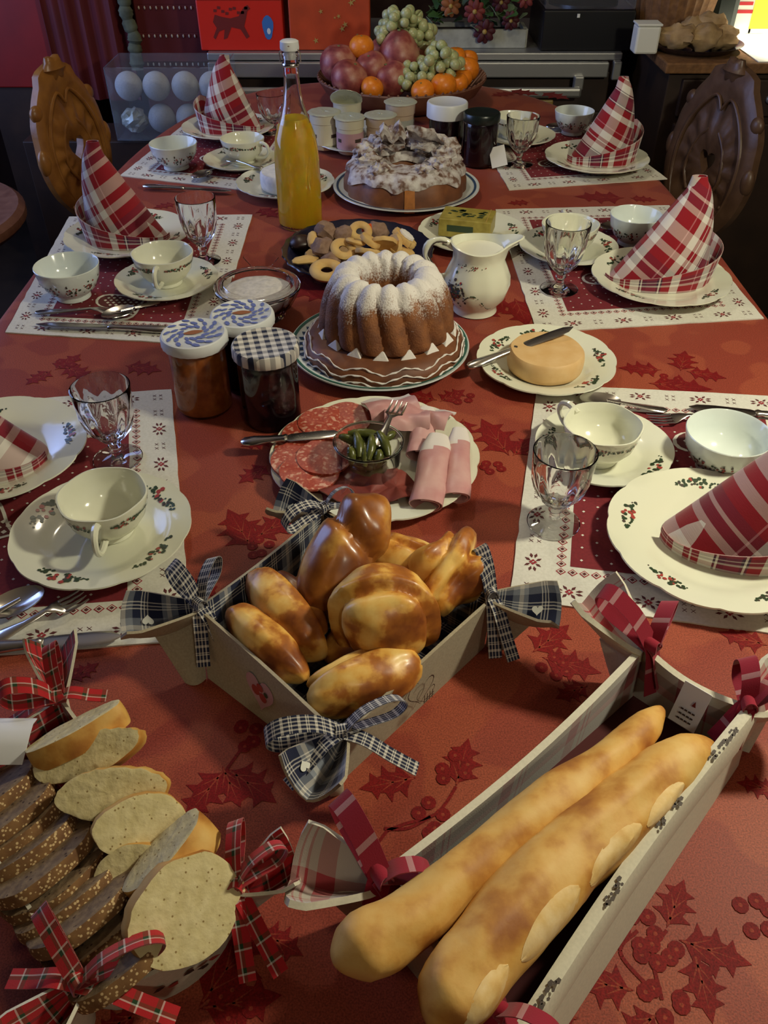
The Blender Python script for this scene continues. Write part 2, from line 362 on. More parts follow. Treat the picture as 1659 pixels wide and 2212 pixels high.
# ---------------------------------------------------------------- table and cloth
def sup(a, rx=.635, y0=-.25, y1=2.80, e=5.2):
    """outline of the oval table seen from above: straight sides, round ends"""
    cy = (y0+y1)/2; ry = (y1-y0)/2
    c, s_ = math.cos(a), math.sin(a)
    return rx*math.copysign(abs(c)**(2/2.6), c), cy + ry*math.copysign(abs(s_)**(2/3.4), s_)
tb = thing('dining_table', 'long oval wooden table hidden under the red holly tablecloth', 'table', (0, 1.27, 0))
mb = MB(); NA = 96; ring = [sup(2*pi*k/NA) for k in range(NA)]
sc = .985
for z in (T-.035, T-.006): mb.v += [V((x*sc, (y-1.27)*sc, z)) for x, y in ring]
mb.face(list(range(NA))[::-1], 'dark_wood'); mb.face([NA+k for k in range(NA)], 'dark_wood')
for k in range(NA): mb.face([k,(k+1)%NA,NA+(k+1)%NA,NA+k], 'dark_wood')
mb.build('table_top', tb)
for sx in (-1, 1):
    for y in (-.05, 2.6): 
        l = MB(); l.lathe([(.028,0),(.035,.03),(.025,.12),(.04,.3),(.03,.5),(.045,.62),(.045,T-.036)], 'dark_wood', 14, (sx*.40, y-1.27, 0)); l.build('leg', tb)
clo = thing('tablecloth', 'red and copper damask tablecloth with holly leaves covering the long oval table', 'tablecloth', (0,1.27,T))
mb = MB(); rows = []
for q in (0, .25, .5, .75, .93, .985): rows.append([V((x*q, (y-1.27)*q, 0)) for x, y in ring])
for dz, o in ((-.003,1.0),(-.012,1.008),(-.06,1.014),(-.16,1.02),(-.26,1.03)):
    rows.append([V((x*o*(1+.010*math.sin(9*a)*(-dz*4)), (y-1.27)*o, dz)) for (x, y), a in zip(ring, [2*pi*k/NA for k in range(NA)])])
mb.v += [V((0,0,0))]; n0 = 1
for r_ in rows[1:]: mb.v += r_
for k in range(NA): mb.face([0, 1+k, 1+(k+1)%NA], 'damask')
for i in range(len(rows)-2):
    for k in range(NA):
        a = 1+i*NA; mb.face([a+k, a+NA+k, a+NA+(k+1)%NA, a+(k+1)%NA], 'damask')
mb.build('cloth', clo)
# the jacquard holly print
hp = MB(); ZP = .0004
def leaf(b, t, wr=.30):
    global ZP
    ZP += .000006; b = V(b); t = V(t); b.z = t.z = T+ZP; d = t-b; L = d.length; d.normalize(); s_ = V((-d.y, d.x, 0))
    prof = [(0,.0),(.10,.10),(.20,.62),(.235,1.12),(.33,.58),(.44,.68),(.50,1.22),(.575,.56),(.66,.50),(.73,.88),(.79,.34),(.88,.2),(1,.0)]
    L1 = [b + d*(L*u) + s_*(L*wr*v_) for u, v_ in prof]; L2 = [b + d*(L*(u+.03*(v_>.8))) - s_*(L*wr*v_) for u, v_ in prof[1:-1]]
    hp.poly([p for p in (L2[::-1])][::-1]+L1[::-1] if False else L1[::-1]+L2, 'damask_leaf')
    w_ = .0009
    for u0, u1, o in ((.05,.92,0),(.25,.46,.55),(.25,.46,-.55),(.48,.68,.48),(.48,.68,-.48)):
        p = b+d*(L*(u0 if o == 0 else u0-.08)); q = b+d*(L*u1)+s_*(L*wr*o); e = (q-p).normalized(); f = V((-e.y,e.x,0))*w_; up = V((0,0,.00003))
        hp.poly([p-f+up, q+up, p+f+up], 'damask_vein')
def berries(c, n=5, r=.006, seed=0):
    rr = random.Random(seed+int(c[0]*1000)); ZB = ZP+.00002
    for i in range(n):
        a = 2*pi*i/n+rr.random(); p = V((c[0]+math.cos(a)*r*2.0*(.6+rr.random()*.6), c[1]+math.sin(a)*r*2.0*(.6+rr.random()*.6), T+ZB+.00001*i))
        hp.poly([p+V((math.cos(q*pi/5)*r, math.sin(q*pi/5)*r, 0)) for q in range(10)], 'damask_leaf')
        hp.poly([p+V((math.cos(q*pi/4)*r*.25, math.sin(q*pi/4)*r*.25, .000004)) for q in range(8)], 'damask_vein')
def stem(pts, w_=.0014):
    pts = smooth_path([(p.x, p.y) for p in pts], 12)
    for (x0,y0),(x1,y1) in zip(pts, pts[1:]):
        e = V((x1-x0, y1-y0, 0)).normalized(); f = V((-e.y,e.x,0))*w_
        a = V((x0,y0,T+ZP-.0001)); c_ = V((x1,y1,T+ZP-.0001)); hp.poly([a-f, c_-f, c_+f, a+f], 'damask_leaf')
for b, t in [((486,1662),(398,1770)),((492,1662),(598,1735)),((480,1655),(520,1745)),((900,1680),(775,1705)),((985,1700),(1012,1595)),((1440,2005),(1478,1900)),((1465,2030),(1625,2085)),
             ((1500,2060),(1540,2212)),((1370,2140),(1225,2110)),((1420,2190),(1330,2260)),((1170,1420),(1300,1455)),((1150,1410),(1230,1350)),((1659,1395),(1550,1365)),((1680,1710),(1590,1690)),
             ((430,2175),(570,1985)),((430,2180),(610,2150)),((560,2010),(655,2065)),((545,1185),(492,1100)),((548,1165),(640,1108)),((1100,985),(1040,905)),((1108,985),(1150,945)),
             ((945,865),(860,850)),((950,868),(1005,842)),((580,1005),(515,1045)),((592,950),(520,965)),((1430,800),(1335,795)),((1470,802),(1480,758)),((1482,802),(1570,818)),((1400,828),(1540,842)),
             ((1112,645),(1140,705)),((1092,645),(1040,690)),((112,800),(55,832)),((118,800),(175,765)),((140,792),(195,818)),((270,790),(350,802)),((620,605),(720,650)),((135,1465),(35,1490)),((150,1470),(215,1432)),
             ((1350,428),(1240,425)),((1360,428),(1420,433)),((1145,437),(1095,440)),((1100,195),(1165,206)),((1170,200),(1230,215)),((1110,200),(1060,208)),((380,440),(330,450)),((560,450),(600,470)),
             ((600,235),(560,245)),((1000,905),(1000,960)),((410,1250),(470,1290)),((660,590),(650,640)),((700,1890),(640,1850)),((1250,2200),(1150,2190)),((1270,1480),(1200,1510)),((300,2190),(200,2240))]:
    leaf(W(*b), W(*t))
for c in [(535,1590),(930,1765),(975,1660),(800,1890),(1377,2011),(1420,2055),(1430,2160),(1640,1980),(560,1185),(130,1455),(1450,822),(1060,1010),(500,2170),(1200,1445),(1150,650),(150,782),(1000,860)]:
    berries(W(*c), 5, .0065)
for P_ in [[(985,1700),(960,1740),(930,1765),(830,1800),(800,1890)],[(800,1890),(720,1850),(690,1860)],[(1440,2010),(1410,2060),(1430,2160)],[(1377,2011),(1340,2060),(1420,2150)],[(490,1662),(520,1620),(540,1590)],[(930,1765),(880,1790),(830,1790)]]:
    stem([W(*p) for p in P_])
o = hp.build('holly_print', clo, world=True, smooth=False); tag(o, 'darker red holly leaves and berries woven in the cloth', None, None, 'stuff')

# ---------------------------------------------------------------- placemats
MATG = 'cross-stitch placemats under the place settings'
def placemat(label, cs, lmb=.046, hearts=(), curl=()):
    """cs: near-left, near-right, far-right, far-left corners (world xy)"""
    A, B, C, D = [V((p[0], p[1], T)) for p in cs]
    ctr = (A+B+C+D)/4; ob = thing('placemat', label, 'placemat', ctr, 0, MATG)
    Wd = ((B-A).length+(C-D).length)/2; Ln = ((D-A).length+(C-B).length)/2
    def q(x, y, z=0):
        u = x/Wd; v_ = y/Ln; p = A*(1-u)*(1-v_)+B*u*(1-v_)+C*u*v_+D*(1-u)*v_
        e = min(u, 1-u, v_, 1-v_)
        p = p + V((0,0,.0024+z)); 
        return p
    mb = MB(); P = []
    for j in range(25):
        row = []
        for i in range(18,-1,-1):
            p = q(Wd*i/18, Ln*j/24)
            if i in (0,18) or j in (0,24): p += V((nz((i,j,0),.9)*.0018, nz((i,j,5),.9)*.0018, -.0003))
            row.append(p)
        P.append(row)
    mb.sheet(P, .002, 'mat_white', 'mat_white'); mb.build('cloth', ob, world=True)
    pr = MB()
    def shape(pts, mat, z=.0003):
        pts = [(min(max(x,.001),Wd-.001), min(max(y,.001),Ln-.001)) for x, y in pts]
        pr.poly([q(x, y, z) for x, y in pts], mat)
    def rect(x0, y0, x1, y1, mat, z): 
        n = 8
        for i in range(n):
            for j in range(n):
                xa, xb = lerp(x0,x1,i/n), lerp(x0,x1,(i+1)/n); ya, yb = lerp(y0,y1,j/n), lerp(y0,y1,(j+1)/n)
                shape([(xa,ya),(xb,ya),(xb,yb),(xa,yb)], mat, z)
    b = lmb+.016
    rect(b, b, Wd-b, Ln-b, 'mat_red', .0003)
    def diamond(x, y, r, mat, z): shape([(x-r,y),(x,y-r),(x+r,y),(x,y+r)], mat, z)
    nx = int((Wd-2*lmb-.01)/.0125); ny = int((Ln-2*lmb-.01)/.0125)
    for k in range(nx+1):
        x = lerp(lmb+.006, Wd-lmb-.006, k/nx)
        for y in (lmb+.006, Ln-lmb-.006): diamond(x, y, .0058, 'mat_red_thread', .0003); diamond(x, y, .0042, 'mat_white', .0005); diamond(x, y, .0027, 'mat_dark_thread', .0007)
    for k in range(1, ny):
        y = lerp(lmb+.006, Ln-lmb-.006, k/ny)
        for x in (lmb+.006, Wd-lmb-.006): diamond(x, y, .0058, 'mat_red_thread', .0003); diamond(x, y, .0042, 'mat_white', .0005); diamond(x, y, .0027, 'mat_dark_thread', .0007)
    def flower(x, y, hor):
        for k in range(8):
            a = k*pi/4+pi/8; rx, ry = (1.35, .75) if hor else (.75, 1.35)
            c = (x+math.cos(a)*.0088*rx, y+math.sin(a)*.0088*ry); d = V((math.cos(a)*rx, math.sin(a)*ry)).normalized(); p = V((-d.y, d.x))
            shape([(c[0]+d.x*s_*.0042+p.x*t_*.0019, c[1]+d.y*s_*.0042+p.y*t_*.0019) for s_, t_ in ((-1,0),(0,-1),(1,0),(0,1))], 'mat_dark_thread')
        for dx, dy in ((-.0025,0),(.0025,0),(0,.0025),(0,-.0025)): diamond(x+dx, y+dy, .0022, 'mat_red_thread', .0004)
        diamond(x, y, .0011, 'mat_white', .0006)
    def cross(x, y):
        for dx in (-.0045,.0045):
            for dy in (-.0045,.0045):
                for sgn in (1,-1):
                    shape([(x+dx-.0024, y+dy-sgn*.0024-.0005),(x+dx+.0024, y+dy+sgn*.0024-.0005),(x+dx+.0024, y+dy+sgn*.0024+.0005),(x+dx-.0024, y+dy-sgn*.0024+.0005)][::sgn], 'mat_dark_thread')
    e = lmb*.45
    kx = max(2, int(Wd/.042)); ky = max(2, int(Ln/.042))
    for k in range(kx+1):
        x = lerp(e, Wd-e, k/kx)
        for y in (e, Ln-e): (cross if k%2==0 else lambda a,b_: flower(a,b_,True))(x, y)
    for k in range(1, ky):
        y = lerp(e, Ln-e, k/ky)
        for x in (e, Wd-e): (cross if k%2==0 else lambda a,b_: flower(a,b_,False))(x, y)
    nn = 0; x = b+.012
    while x < Wd-b-.006:
        y = b+.012+(.011 if nn%2 else 0)
        while y < Ln-b-.006: diamond(x, y, .0019, 'mat_white', .0006); y += .022
        x += .0165; nn += 1
    for hx, hy, hr, ha in hearts:
        hx, hy = hx*Wd, hy*Ln
        def H(t, k=1.0):
            X = .85*math.sin(t)**3; Y = .8*(.8125*math.cos(t)-.3125*math.cos(2*t)-.125*math.cos(3*t)-.0625*math.cos(4*t))
            return (hx+hr*k*(X*math.cos(ha)-Y*math.sin(ha)), hy+hr*k*(X*math.sin(ha)+Y*math.cos(ha)))
        shape([H(2*pi*k/32, 1.12) for k in range(32)][::-1], 'mat_white', .0008)
        shape([H(2*pi*k/32) for k in range(32)][::-1], 'mat_dark_thread', .0010)
        g = hr/6
        for i in range(-7, 8):
            for j in range(-7, 8):
                X, Y = (i+.5*(j%2))*g*1.1, j*g*.95
                rr_ = math.hypot(X/.85, Y/.8)/hr; t = math.atan2(X/.85, Y/.8)
                hxm, hym = H(t); lim = math.hypot(hxm-hx, hym-hy)*.86
                if math.hypot(X, Y) < min(lim, hr*.75): 
                    XX, YY = X*math.cos(ha)-Y*math.sin(ha), X*math.sin(ha)+Y*math.cos(ha); diamond(hx+XX, hy+YY, g*.36, 'mat_white', .0013)
    o = pr.build('printed_pattern', ob, world=True, smooth=False); tag(o, 'dark red centre with white dots and cross-stitch border', None, None, 'stuff')
    return ob
placemat('placemat on the left side behind the floral-lidded jam jars', [(-.607,1.202),(-.268,1.160),(-.271,1.702),(-.645,1.69)], hearts=((.50,.22,.055,2.2),(.5,.62,.05,0)))
placemat('placemat at the near left edge under the saucer used as plate', [(-.58,.52),(-.195,.559),(-.308,1.033),(-.66,.985)], hearts=((.70,.84,.05,.4),(.36,.42,.06,1.2)))
placemat('placemat on the right side beyond the milk jug', [(.245,1.202),(.625,1.25),(.600,1.754),(.232,1.730)], hearts=((.42,.36,.05,.8),))
placemat('placemat at the near right edge in front of the pink plaid napkin', [(.134,.617),(.50,.548),(.60,1.010),(.224,1.047)], hearts=((.62,.74,.05,.8),(.6,.36,.055,0)))
placemat('placemat at the far right end of the table', [(.274,1.844),(.638,1.915),(.555,2.33),(.235,2.28)], hearts=((.42,.36,.05,.8),))
placemat('placemat at the far left end of the table', [(-.60,1.935),(-.25,1.825),(-.20,2.32),(-.52,2.36)], hearts=((.52,.34,.05,2.2),(.55,.75,.05,0)))

# ---------------------------------------------------------------- tableware
def scal(n, amp, r0):
    return lambda a, r, z: 1 + (amp*abs(math.cos(n*a/2))**.6 - amp*.5)*max(0, (r-r0)/r0)
def plate_z(r, R, h=.018):
    t = r/R
    if t < .52: return .006
    if t < .66: return .006+(t-.52)/.14*.35*h
    return .006+.35*h+(t-.66)/.34*(h*.62)
def spray(mb, fn, a0, r0, s=1.0, cols=('green_print','red_print','dark_print')):
    """little flower garland printed on a dish. fn(a, r)->point (already lifted)"""
    rr = random.Random(int(a0*100)+7)
    for k in range(46):
        t = rr.uniform(-1,1); c = cols[0] if abs(t) > .32 or rr.random() < .4 else cols[1]
        if rr.random() < .12: c = cols[2]
        a = a0 + t*.30*s*.09/max(r0,.03); r = r0 + rr.uniform(-1,1)*.0085*s*(1-abs(t)*.8); q = rr.uniform(.0014,.0031)*s*(1-.4*abs(t))
        mb.poly([fn(a+math.cos(w_)*q/r0, r+math.sin(w_)*q) for w_ in (0,1.05,2.1,3.14,4.2,5.24)], c)
def plate(label, c, R, group, n=12, h=.018, cat='plate', name='plate', mat='porcelain', sprays=(.3,1.9,3.5,5.1), rim=None, amp=.035, sp=1.0, rz=0, centre=True, bandmat=None):
    ob = thing(name, label, cat, (c[0], c[1], T+c[2]), rz, group)
    prof = [(0,.0062),(R*.3,.006),(R*.52,.006),(R*.59,.0075),(R*.66,.006+.35*h),(R*.8,plate_z(R*.8,R,h)+.0008),(R*.93,plate_z(R*.93,R,h)),(R,plate_z(R,R,h)),(R*1.004,plate_z(R,R,h)-.0018),
            (R*.93,plate_z(R*.93,R,h)-.004),(R*.66,.002+.3*h),(R*.56,.001),(R*.54,0),(R*.50,0),(R*.48,.0015),(0,.0015)]
    rf = scal(n, amp, R*.62) if amp else None
    mb = MB(); mb.lathe(prof, mat, 96, rf=rf); mb.v = [p for p in mb.v]
    o = mb.build('body', ob, merge=1e-6)
    pr = MB()
    def fn(a, r): k = rf(a, r, 0) if rf else 1; z = plate_z(r, R, h)+.0012; return V((r*k*math.cos(a), r*k*math.sin(a), z))
    for a in sprays: spray(pr, fn, a, R*.81, sp)
    if centre:
        for q in range(3): spray(pr, fn, q*2.1, R*.25, sp*1.2)
    if bandmat:
        m1, m2, r1, r2, cnt = bandmat
        for k in range(72):
            a, b = 2*pi*k/72, 2*pi*(k+1)/72; pr.poly([fn(a,R*r1),fn(b,R*r1),fn(b,R*(r1+.03)),fn(a,R*(r1+.03))][::-1], m1)
        for k in range(cnt):
            a = 2*pi*k/cnt; w_ = 2*pi/cnt*.36
            up = lambda p: p+V((0,0,.0003))
            pr.poly([up(fn(a-w_,R*(r2-.025))),up(fn(a,R*(r2-.045))),up(fn(a+w_,R*(r2+.02))),up(fn(a,R*(r2+.05)))][::-1], m2)
    if pr.v: q = pr.build('printed_flowers' if not bandmat else 'printed_border', ob, smooth=False); q['kind'] = 'stuff'
    return ob
def cup(label, c, R, h, ha, group, rz=0, scale=1):
    ob = thing('teacup', label, 'cup', (c[0], c[1], T+c[2]), rz, group)
    prof = [(0,.006),(R*.3,.0065),(R*.62,.016),(R*.84,h*.55),(R*.93,h*.8),(R*.99,h),(R*1.0,h+.0012),(R*.955,h+.001),(R*.90,h*.8)]
    out = [(R*.0,.003),(R*.40,.002),(R*.46,0),(R*.52,.001),(R*.50,.006),(R*.70,.014),(R*.88,h*.50),(R*.955,h*.8),(R*1.01,h*.985),(R*1.01,h+.0012),(R*.975,h+.0014),(R*.945,h*.97),(R*.90,h*.8),(R*.84,h*.52),(R*.64,.018),(R*.3,.008),(0,.0075)]
    rf = lambda a, r, z: 1+.018*math.cos(6*a)*(z/h)**2
    mb = MB(); mb.lathe(out, 'porcelain', 64, rf=rf); mb.build('bowl', ob, merge=1e-6)
    hd = MB(); d = V((math.cos(ha), math.sin(ha), 0))
    path = [(R*.90,h*.86),(R*1.18,h*.97),(R*1.45,h*.88),(R*1.5,h*.62),(R*1.28,h*.40),(R*.93,h*.32),(R*.76,h*.31)]
    pts = [d*x+V((0,0,z)) for x, z in smooth_path(path, 16)]; hd.tube(pts, [.0034+.0012*abs(k/15-.5)*2 for k in range(16)], 'porcelain', 8, up=d.cross(V((0,0,1)))); hd.build('handle', ob)
    pr = MB()
    def fn(a, zz): 
        r = lerp(R*.88, R*1.01, (zz-h*.5)/(h*.5))+.0009; r *= rf(a, 0, zz); return V((r*math.cos(a), r*math.sin(a), zz))
    rr = random.Random(3)
    for k in range(330):
        a = rr.random()*2*pi
        if abs((a-ha+pi)%(2*pi)-pi) < .22: continue
        th = .55+.45*math.sin(a*6); zz = h*.77+rr.uniform(-1,1)*.0042*th; q = rr.uniform(.0009,.0022)
        pr.poly([fn(a+math.cos(w_)*q/R, zz+math.sin(w_)*q) for w_ in (0,1.25,2.5,3.76,5.0)], 'green_print' if rr.random() < .8 else 'red_print')
    q = pr.build('printed_garland', ob, smooth=False); q['kind'] = 'stuff'
    return ob
def bowl(label, c, R, h, group, flowers=True):
    ob = thing('bowl', label, 'bowl', (c[0], c[1], T+c[2]), 0, group)
    out = [(0,.004),(R*.42,.003),(R*.48,0),(R*.54,0),(R*.52,.007),(R*.76,.018),(R*.92,h*.6),(R,h-.001),(R*.985,h),(R*.955,h-.002),(R*.88,h*.6),(R*.72,.02),(R*.4,.009),(0,.008)]
    mb = MB(); mb.lathe(out, 'white_porcelain', 56); mb.build('body', ob, merge=1e-6)
    if flowers:
        pr = MB(); rr = random.Random(5)
        def fn(a, zz): t = (zz-.018)/(h*.6-.018); r = lerp(R*.76, R*.92, t) if t < 1 else lerp(R*.92, R, (zz-h*.6)/(h*.4)); return V(((r+.001)*math.cos(a), (r+.001)*math.sin(a), zz))
        for k in range(10):
            a0 = 2*pi*k/10
            for _ in range(22):
                a = a0+rr.gauss(0,.13); zz = h*.50+rr.gauss(0,.005); q = rr.uniform(.0010,.0024)
                zz = min(max(zz,.019), h*.85)
                pr.poly([fn(a+math.cos(w_)*q/R, zz+math.sin(w_)*q) for w_ in (0,1.25,2.5,3.76,5.0)], rr.choice(['green_print','dark_print','red_print','red_print']))
        q = pr.build('printed_flowers', ob, smooth=False); q['kind'] = 'stuff'
    return ob
def goblet(label, c, h, R, group):
    ob = thing('goblet', label, 'glass', (c[0], c[1], T+c[2]), 0, group)
    nf = 10; fac = lambda a, z, k: 1+k*(abs(((a*nf/(2*pi))%1)-.5)*2-.5)*.13
    s = h/.115
    out = [(0,0),(R*.86,0),(R*.90,.0015),(R*.80,.003),(R*.35,.006),(R*.19,.010*s),(R*.17,.018*s),(R*.25,.023*s),(R*.20,.028*s),(R*.42,.036*s),(R*.68,.048*s),(R*.83,.062*s),(R*.93,.078*s),(R*1.0,.095*s),(R*1.03,h),(R*.99,h+.0006),(R*.96,h-.003),(R*.92,.093*s),(R*.84,.076*s),(R*.73,.062*s),(R*.55,.050*s),(R*.25,.042*s),(0,.040*s)]
    lo, hi = 9, 13
    def rf(a, r, z):
        if .030*s < z < .088*s and r > R*.40: return fac(a, z, 1)
        return 1
    mb = MB(); mb.lathe(out[:16], 'glass', 60, rf=rf); 
    b = MB(); b.lathe(out[15:], 'glass', 60); off = len(mb.v); mb.v += b.v; mb.f += [[i+off for i in f] for f in b.f]; mb.m += b.m; mb.uv += b.uv
    mb.f = [f for f in mb.f]; 
    # drop the caps lathe() made at the rim ring
    keep = [i for i, f in enumerate(mb.f) if len(f) <= 4]; mb.f = [mb.f[i] for i in keep]; mb.m = [mb.m[i] for i in keep]; mb.uv = [mb.uv[i] for i in keep]
    mb.build('body', ob, merge=1e-6); return ob
def frame(p0, p1):
    p0, p1 = V(p0), V(p1); d = (p1-p0); L = d.length; d.normalize(); s_ = V((-d.y, d.x, 0)).normalized(); u = d.cross(s_); u = -u if u.z < 0 else u
    return p0, d, s_, u, L
def flatpiece(mb, p0, p1, prof, mat, lift=None, n=4, thick=1.0):
    """blade/handle: prof rows (t, halfwidth, halfthick, zoffset)"""
    o, d, s_, u, L = frame(p0, p1); P = []
    for t, w_, h_, z in prof:
        c = o+d*(L*t)+u*z; P.append([c+s_*(w_*math.cos(a))+u*(h_*math.sin(a)) for a in [2*pi*k/12 for k in range(12)]])
    mb.grid(P, mat, closed_v=True); b = len(mb.v)-len(prof)*12
    mb.face([b+k for k in range(12)][::-1], mat); mb.face([b+(len(prof)-1)*12+k for k in range(12)], mat)
def knife(label, p0, p1, group=None, name='table_knife'):
    ob = thing(name, label, 'knife', p0, 0, group)
    h = MB(); flatpiece(h, p0, p1, [(0,.004,.003,0),(.03,.0085,.0045,0),(.12,.0095,.005,0),(.3,.0065,.0045,0),(.42,.0055,.004,0),(.45,.0075,.0045,0),(.47,.006,.003,0)], 'steel'); h.build('handle', ob, world=True)
    b = MB(); flatpiece(b, p0, p1, [(.46,.0055,.0012,0),(.50,.0085,.0009,0),(.8,.0095,.0008,0),(.93,.008,.0007,0),(1,.001,.0005,0)], 'steel'); b.build('blade', ob, world=True)
    return ob
def fork(label, p0, p1, group=None):
    ob = thing('table_fork', label, 'fork', p0, 0, group)
    h = MB(); flatpiece(h, p0, p1, [(0,.004,.002,.001),(.04,.0085,.0022,.001),(.15,.0085,.0022,.002),(.35,.0045,.002,.003),(.58,.003,.002,.006),(.66,.008,.0015,.005),(.72,.0115,.0012,.002),(.75,.0118,.001,.0015)], 'steel'); h.build('handle', ob, world=True)
    o, d, s_, u, L = frame(p0, p1)
    for k in range(4):
        t = MB(); off = s_*((k-1.5)*.0064); t.tube([o+off+d*(L*q)+u*z for q, z in ((.74,.0015),(.85,.001),(.95,.0025),(1,.004))], [.0017,.0015,.0012,.0006], 'steel', 6); t.build('tine', ob, world=True)
    return ob
def spoon(label, p0, p1, group=None, name='spoon', R=.019):
    ob = thing(name, label, 'spoon', p0, 0, group)
    o, d, s_, u, L = frame(p0, p1)
    h = MB(); flatpiece(h, p0, p1, [(0,.003,.002,.001),(.04,.0075,.0022,.001),(.2,.007,.002,.002),(.45,.0035,.002,.004),(.70,.0028,.002,.006)], 'steel'); h.build('handle', ob, world=True)
    b = MB(); R2 = R*1.5; c = o+d*(L-R2)+u*.0062; P = []
    for q in (0,.3,.6,.85,1.0):
        P.append([c+d*(math.cos(a)*R2*q*(1+.1*math.cos(a)))+s_*(math.sin(a)*R*q)-u*(.0058*(1-q*q)) for a in [2*pi*k/24 for k in range(25)]])
    b.sheet(P, .0012, 'steel', 'steel'); b.build('bowl', ob, world=True); return ob
def napkin(label, c, tip, group, yaw=0, a=.088, b=.048, flapside=1, z0=.008, flaph=.075, mat='napkin_plaid'):
    """plaid napkin folded into a standing pointed cone with a wrapped collar"""
    ob = thing('folded_napkin', label, 'napkin', (c[0], c[1], T+z0), yaw, group)
    tip = V(tip); n = 48; m = 22; P = []; UV = []
    left = V((-a*flapside, 0, 0)); ed = (tip-left); el = ed.length; ed.normalize(); ax = V((1,0,0))*flapside; nrm = (ax - ed*ax.dot(ed)).normalized()
    for i in range(m+1):
        t = i/m; row = []; ur = []
        for k in range(n+1):
            q = 2*pi*k/n; base = V((math.cos(q)*a, math.sin(q)*b, 0))
            # rounded belly: fold keeps wide then tapers quickly
            s_ = (1-t)**(.55+.45*(.5-.5*math.cos(q)*flapside)**2); s_ = max(s_, .13)
            p = V((tip.x*t + base.x*s_, tip.y*t + base.y*s_, tip.z*t)) + V((0, -.006*math.sin(pi*t)*max(0,-math.sin(q)), 0))
            p += V((nz((math.cos(q)*2, t*3, c[0]*9), 1)*.003, nz((math.sin(q)*2, t*3, 4+c[1]), 1)*.003, 0))*(1-t)
            row.append(p); r_ = p-left; back = -.4*max(0, math.sin(q))
            ur.append((r_.dot(nrm)+p.y*.6+back*.02, r_.dot(ed)))
        P.append(row); UV.append(ur)
    mb = MB(); mb.sheet(P, .0012, mat, mat, UV); mb.build('cone', ob)
    # collar wrapped round the foot; its free corner stands up at one side
    P = []; UV = []; nn = 40
    for i in range(8):
        t = i/7; row = []; ur = []
        for k in range(nn+1):
            u = k/nn; q = -pi*.97 + u*pi*1.35 if flapside > 0 else -.03*pi - u*pi*1.35
            top = .016 + flaph*max(0, (u-.10)/.9)**1.25*(1 if u < .86 else max(.0, 1-(u-.86)/.14*.55)); 
            flare = 1.06+.16*t*u
            p = V((math.cos(q)*a*flare, math.sin(q)*(b*flare+.004)-.001, t*top)); row.append(p); ur.append((u*.30, t*.085+u*.03))
        P.append(row); UV.append(ur)
    mb = MB(); mb.sheet(P, .0012, 'napkin_plaid', 'napkin_plaid', UV); mb.build('collar', ob)
    return ob
G_P='scalloped dinner plates under the napkins'; G_S='scalloped saucers'; G_C='cream teacups with green garland'; G_B='small white bowls beside the settings'; G_G='faceted stemmed glasses'; G_N='plaid napkins folded to a point'; G_CU='silver cutlery beside the settings'
mz = .0042   # top of a placemat
plate('dinner plate under the pink plaid napkin on the near right mat', (.371,.692,mz), .119, G_P, sprays=(2.7,3.9,5.1,.3,1.5))
plate('dinner plate under the napkin beyond the milk jug, right side', (.479,1.362,mz), .117, G_P, rz=.4)
plate('dinner plate at the far right end holding a purple plaid napkin', (.491,1.996,mz), .118, G_P, rz=.2)
plate('dinner plate on the left mat behind the small white bowl', (-.488,1.549,mz), .116, G_P, rz=1)
plate('dinner plate cut by the left edge with a red plaid napkin on it', (-.497,.858,mz), .115, G_P, rz=.1)
plate('dinner plate at the far left end under the tallest purple napkin', (-.394,2.234,mz), .115, G_P, rz=.5)
plate('saucer under the teacup at the near right, behind a glass', (.282,.868,mz), .0867, G_S, name='saucer', cat='saucer', h=.014, n=6, centre=False, sprays=(5.6,1.2,2.9))
plate('saucer on the right mat half hidden by a faceted glass', (.343,1.50,mz), .090, G_S, name='saucer', cat='saucer', h=.014, n=6, centre=False, sprays=(.1,2.2,5.9,4))
plate('saucer at the far right beside the black-lidded jar', (.334,2.178,mz), .089, G_S, name='saucer', cat='saucer', h=.014, n=6, centre=False, sprays=(5.6,2.2))
plate('saucer on the left mat between white bowl and sugar dish', (-.376,1.359,mz), .0874, G_S, name='saucer', cat='saucer', h=.014, n=6, centre=False, sprays=(.4,2.6,4.4))
plate('large fluted saucer at the near left with a cup on it', (-.320,.707,mz), .0997, G_S, name='saucer', cat='saucer', h=.016, n=14, amp=.03, centre=False, sprays=(2.75,4.4,5.75,.8), sp=1.15)
plate('saucer at the far left in front of the pointed napkin', (-.331,1.995,mz), .085, G_S, name='saucer', cat='saucer', h=.014, n=6, centre=False, sprays=(5.9,2.2))
sz = mz+.0062
cup('teacup on the near right saucer behind the faceted glass', (.272,.856,sz), .048, .052, 2.2, G_C)
cup('teacup on the right mat directly behind a faceted glass', (.341,1.498,sz), .0515, .052, 1.6, G_C)
cup('teacup on the far right saucer, handle towards the black-lidded jar', (.318,2.19,sz), .046, .050, 3.3, G_C)
cup('teacup on the left mat with its handle facing the camera', (-.378,1.365,sz), .0515, .054, -1.55, G_C)
cup('teacup on the large fluted saucer at the near left', (-.313,.716,sz), .0485, .054, -1.45, G_C)
cup('teacup on the far left saucer in front of the pointed napkin', (-.325,2.005,sz), .0495, .052, -.55, G_C)
bowl('white bowl cut by the right edge behind the near right napkin', (.425,.843,mz), .052, .056, G_B)
bowl('white bowl half hidden by the napkin on the right mat', (.474,1.552,mz), .0485, .056, G_B)
bowl('white bowl at the far right behind the purple napkin', (.479,2.245,mz), .0495, .055, G_B)
bowl('flowered white bowl on the left mat at the table edge', (-.531,1.326,mz), .0535, .057, G_B)
bowl('flowered white bowl at the far left table edge', (-.480,1.985,mz), .054, .055, G_B)
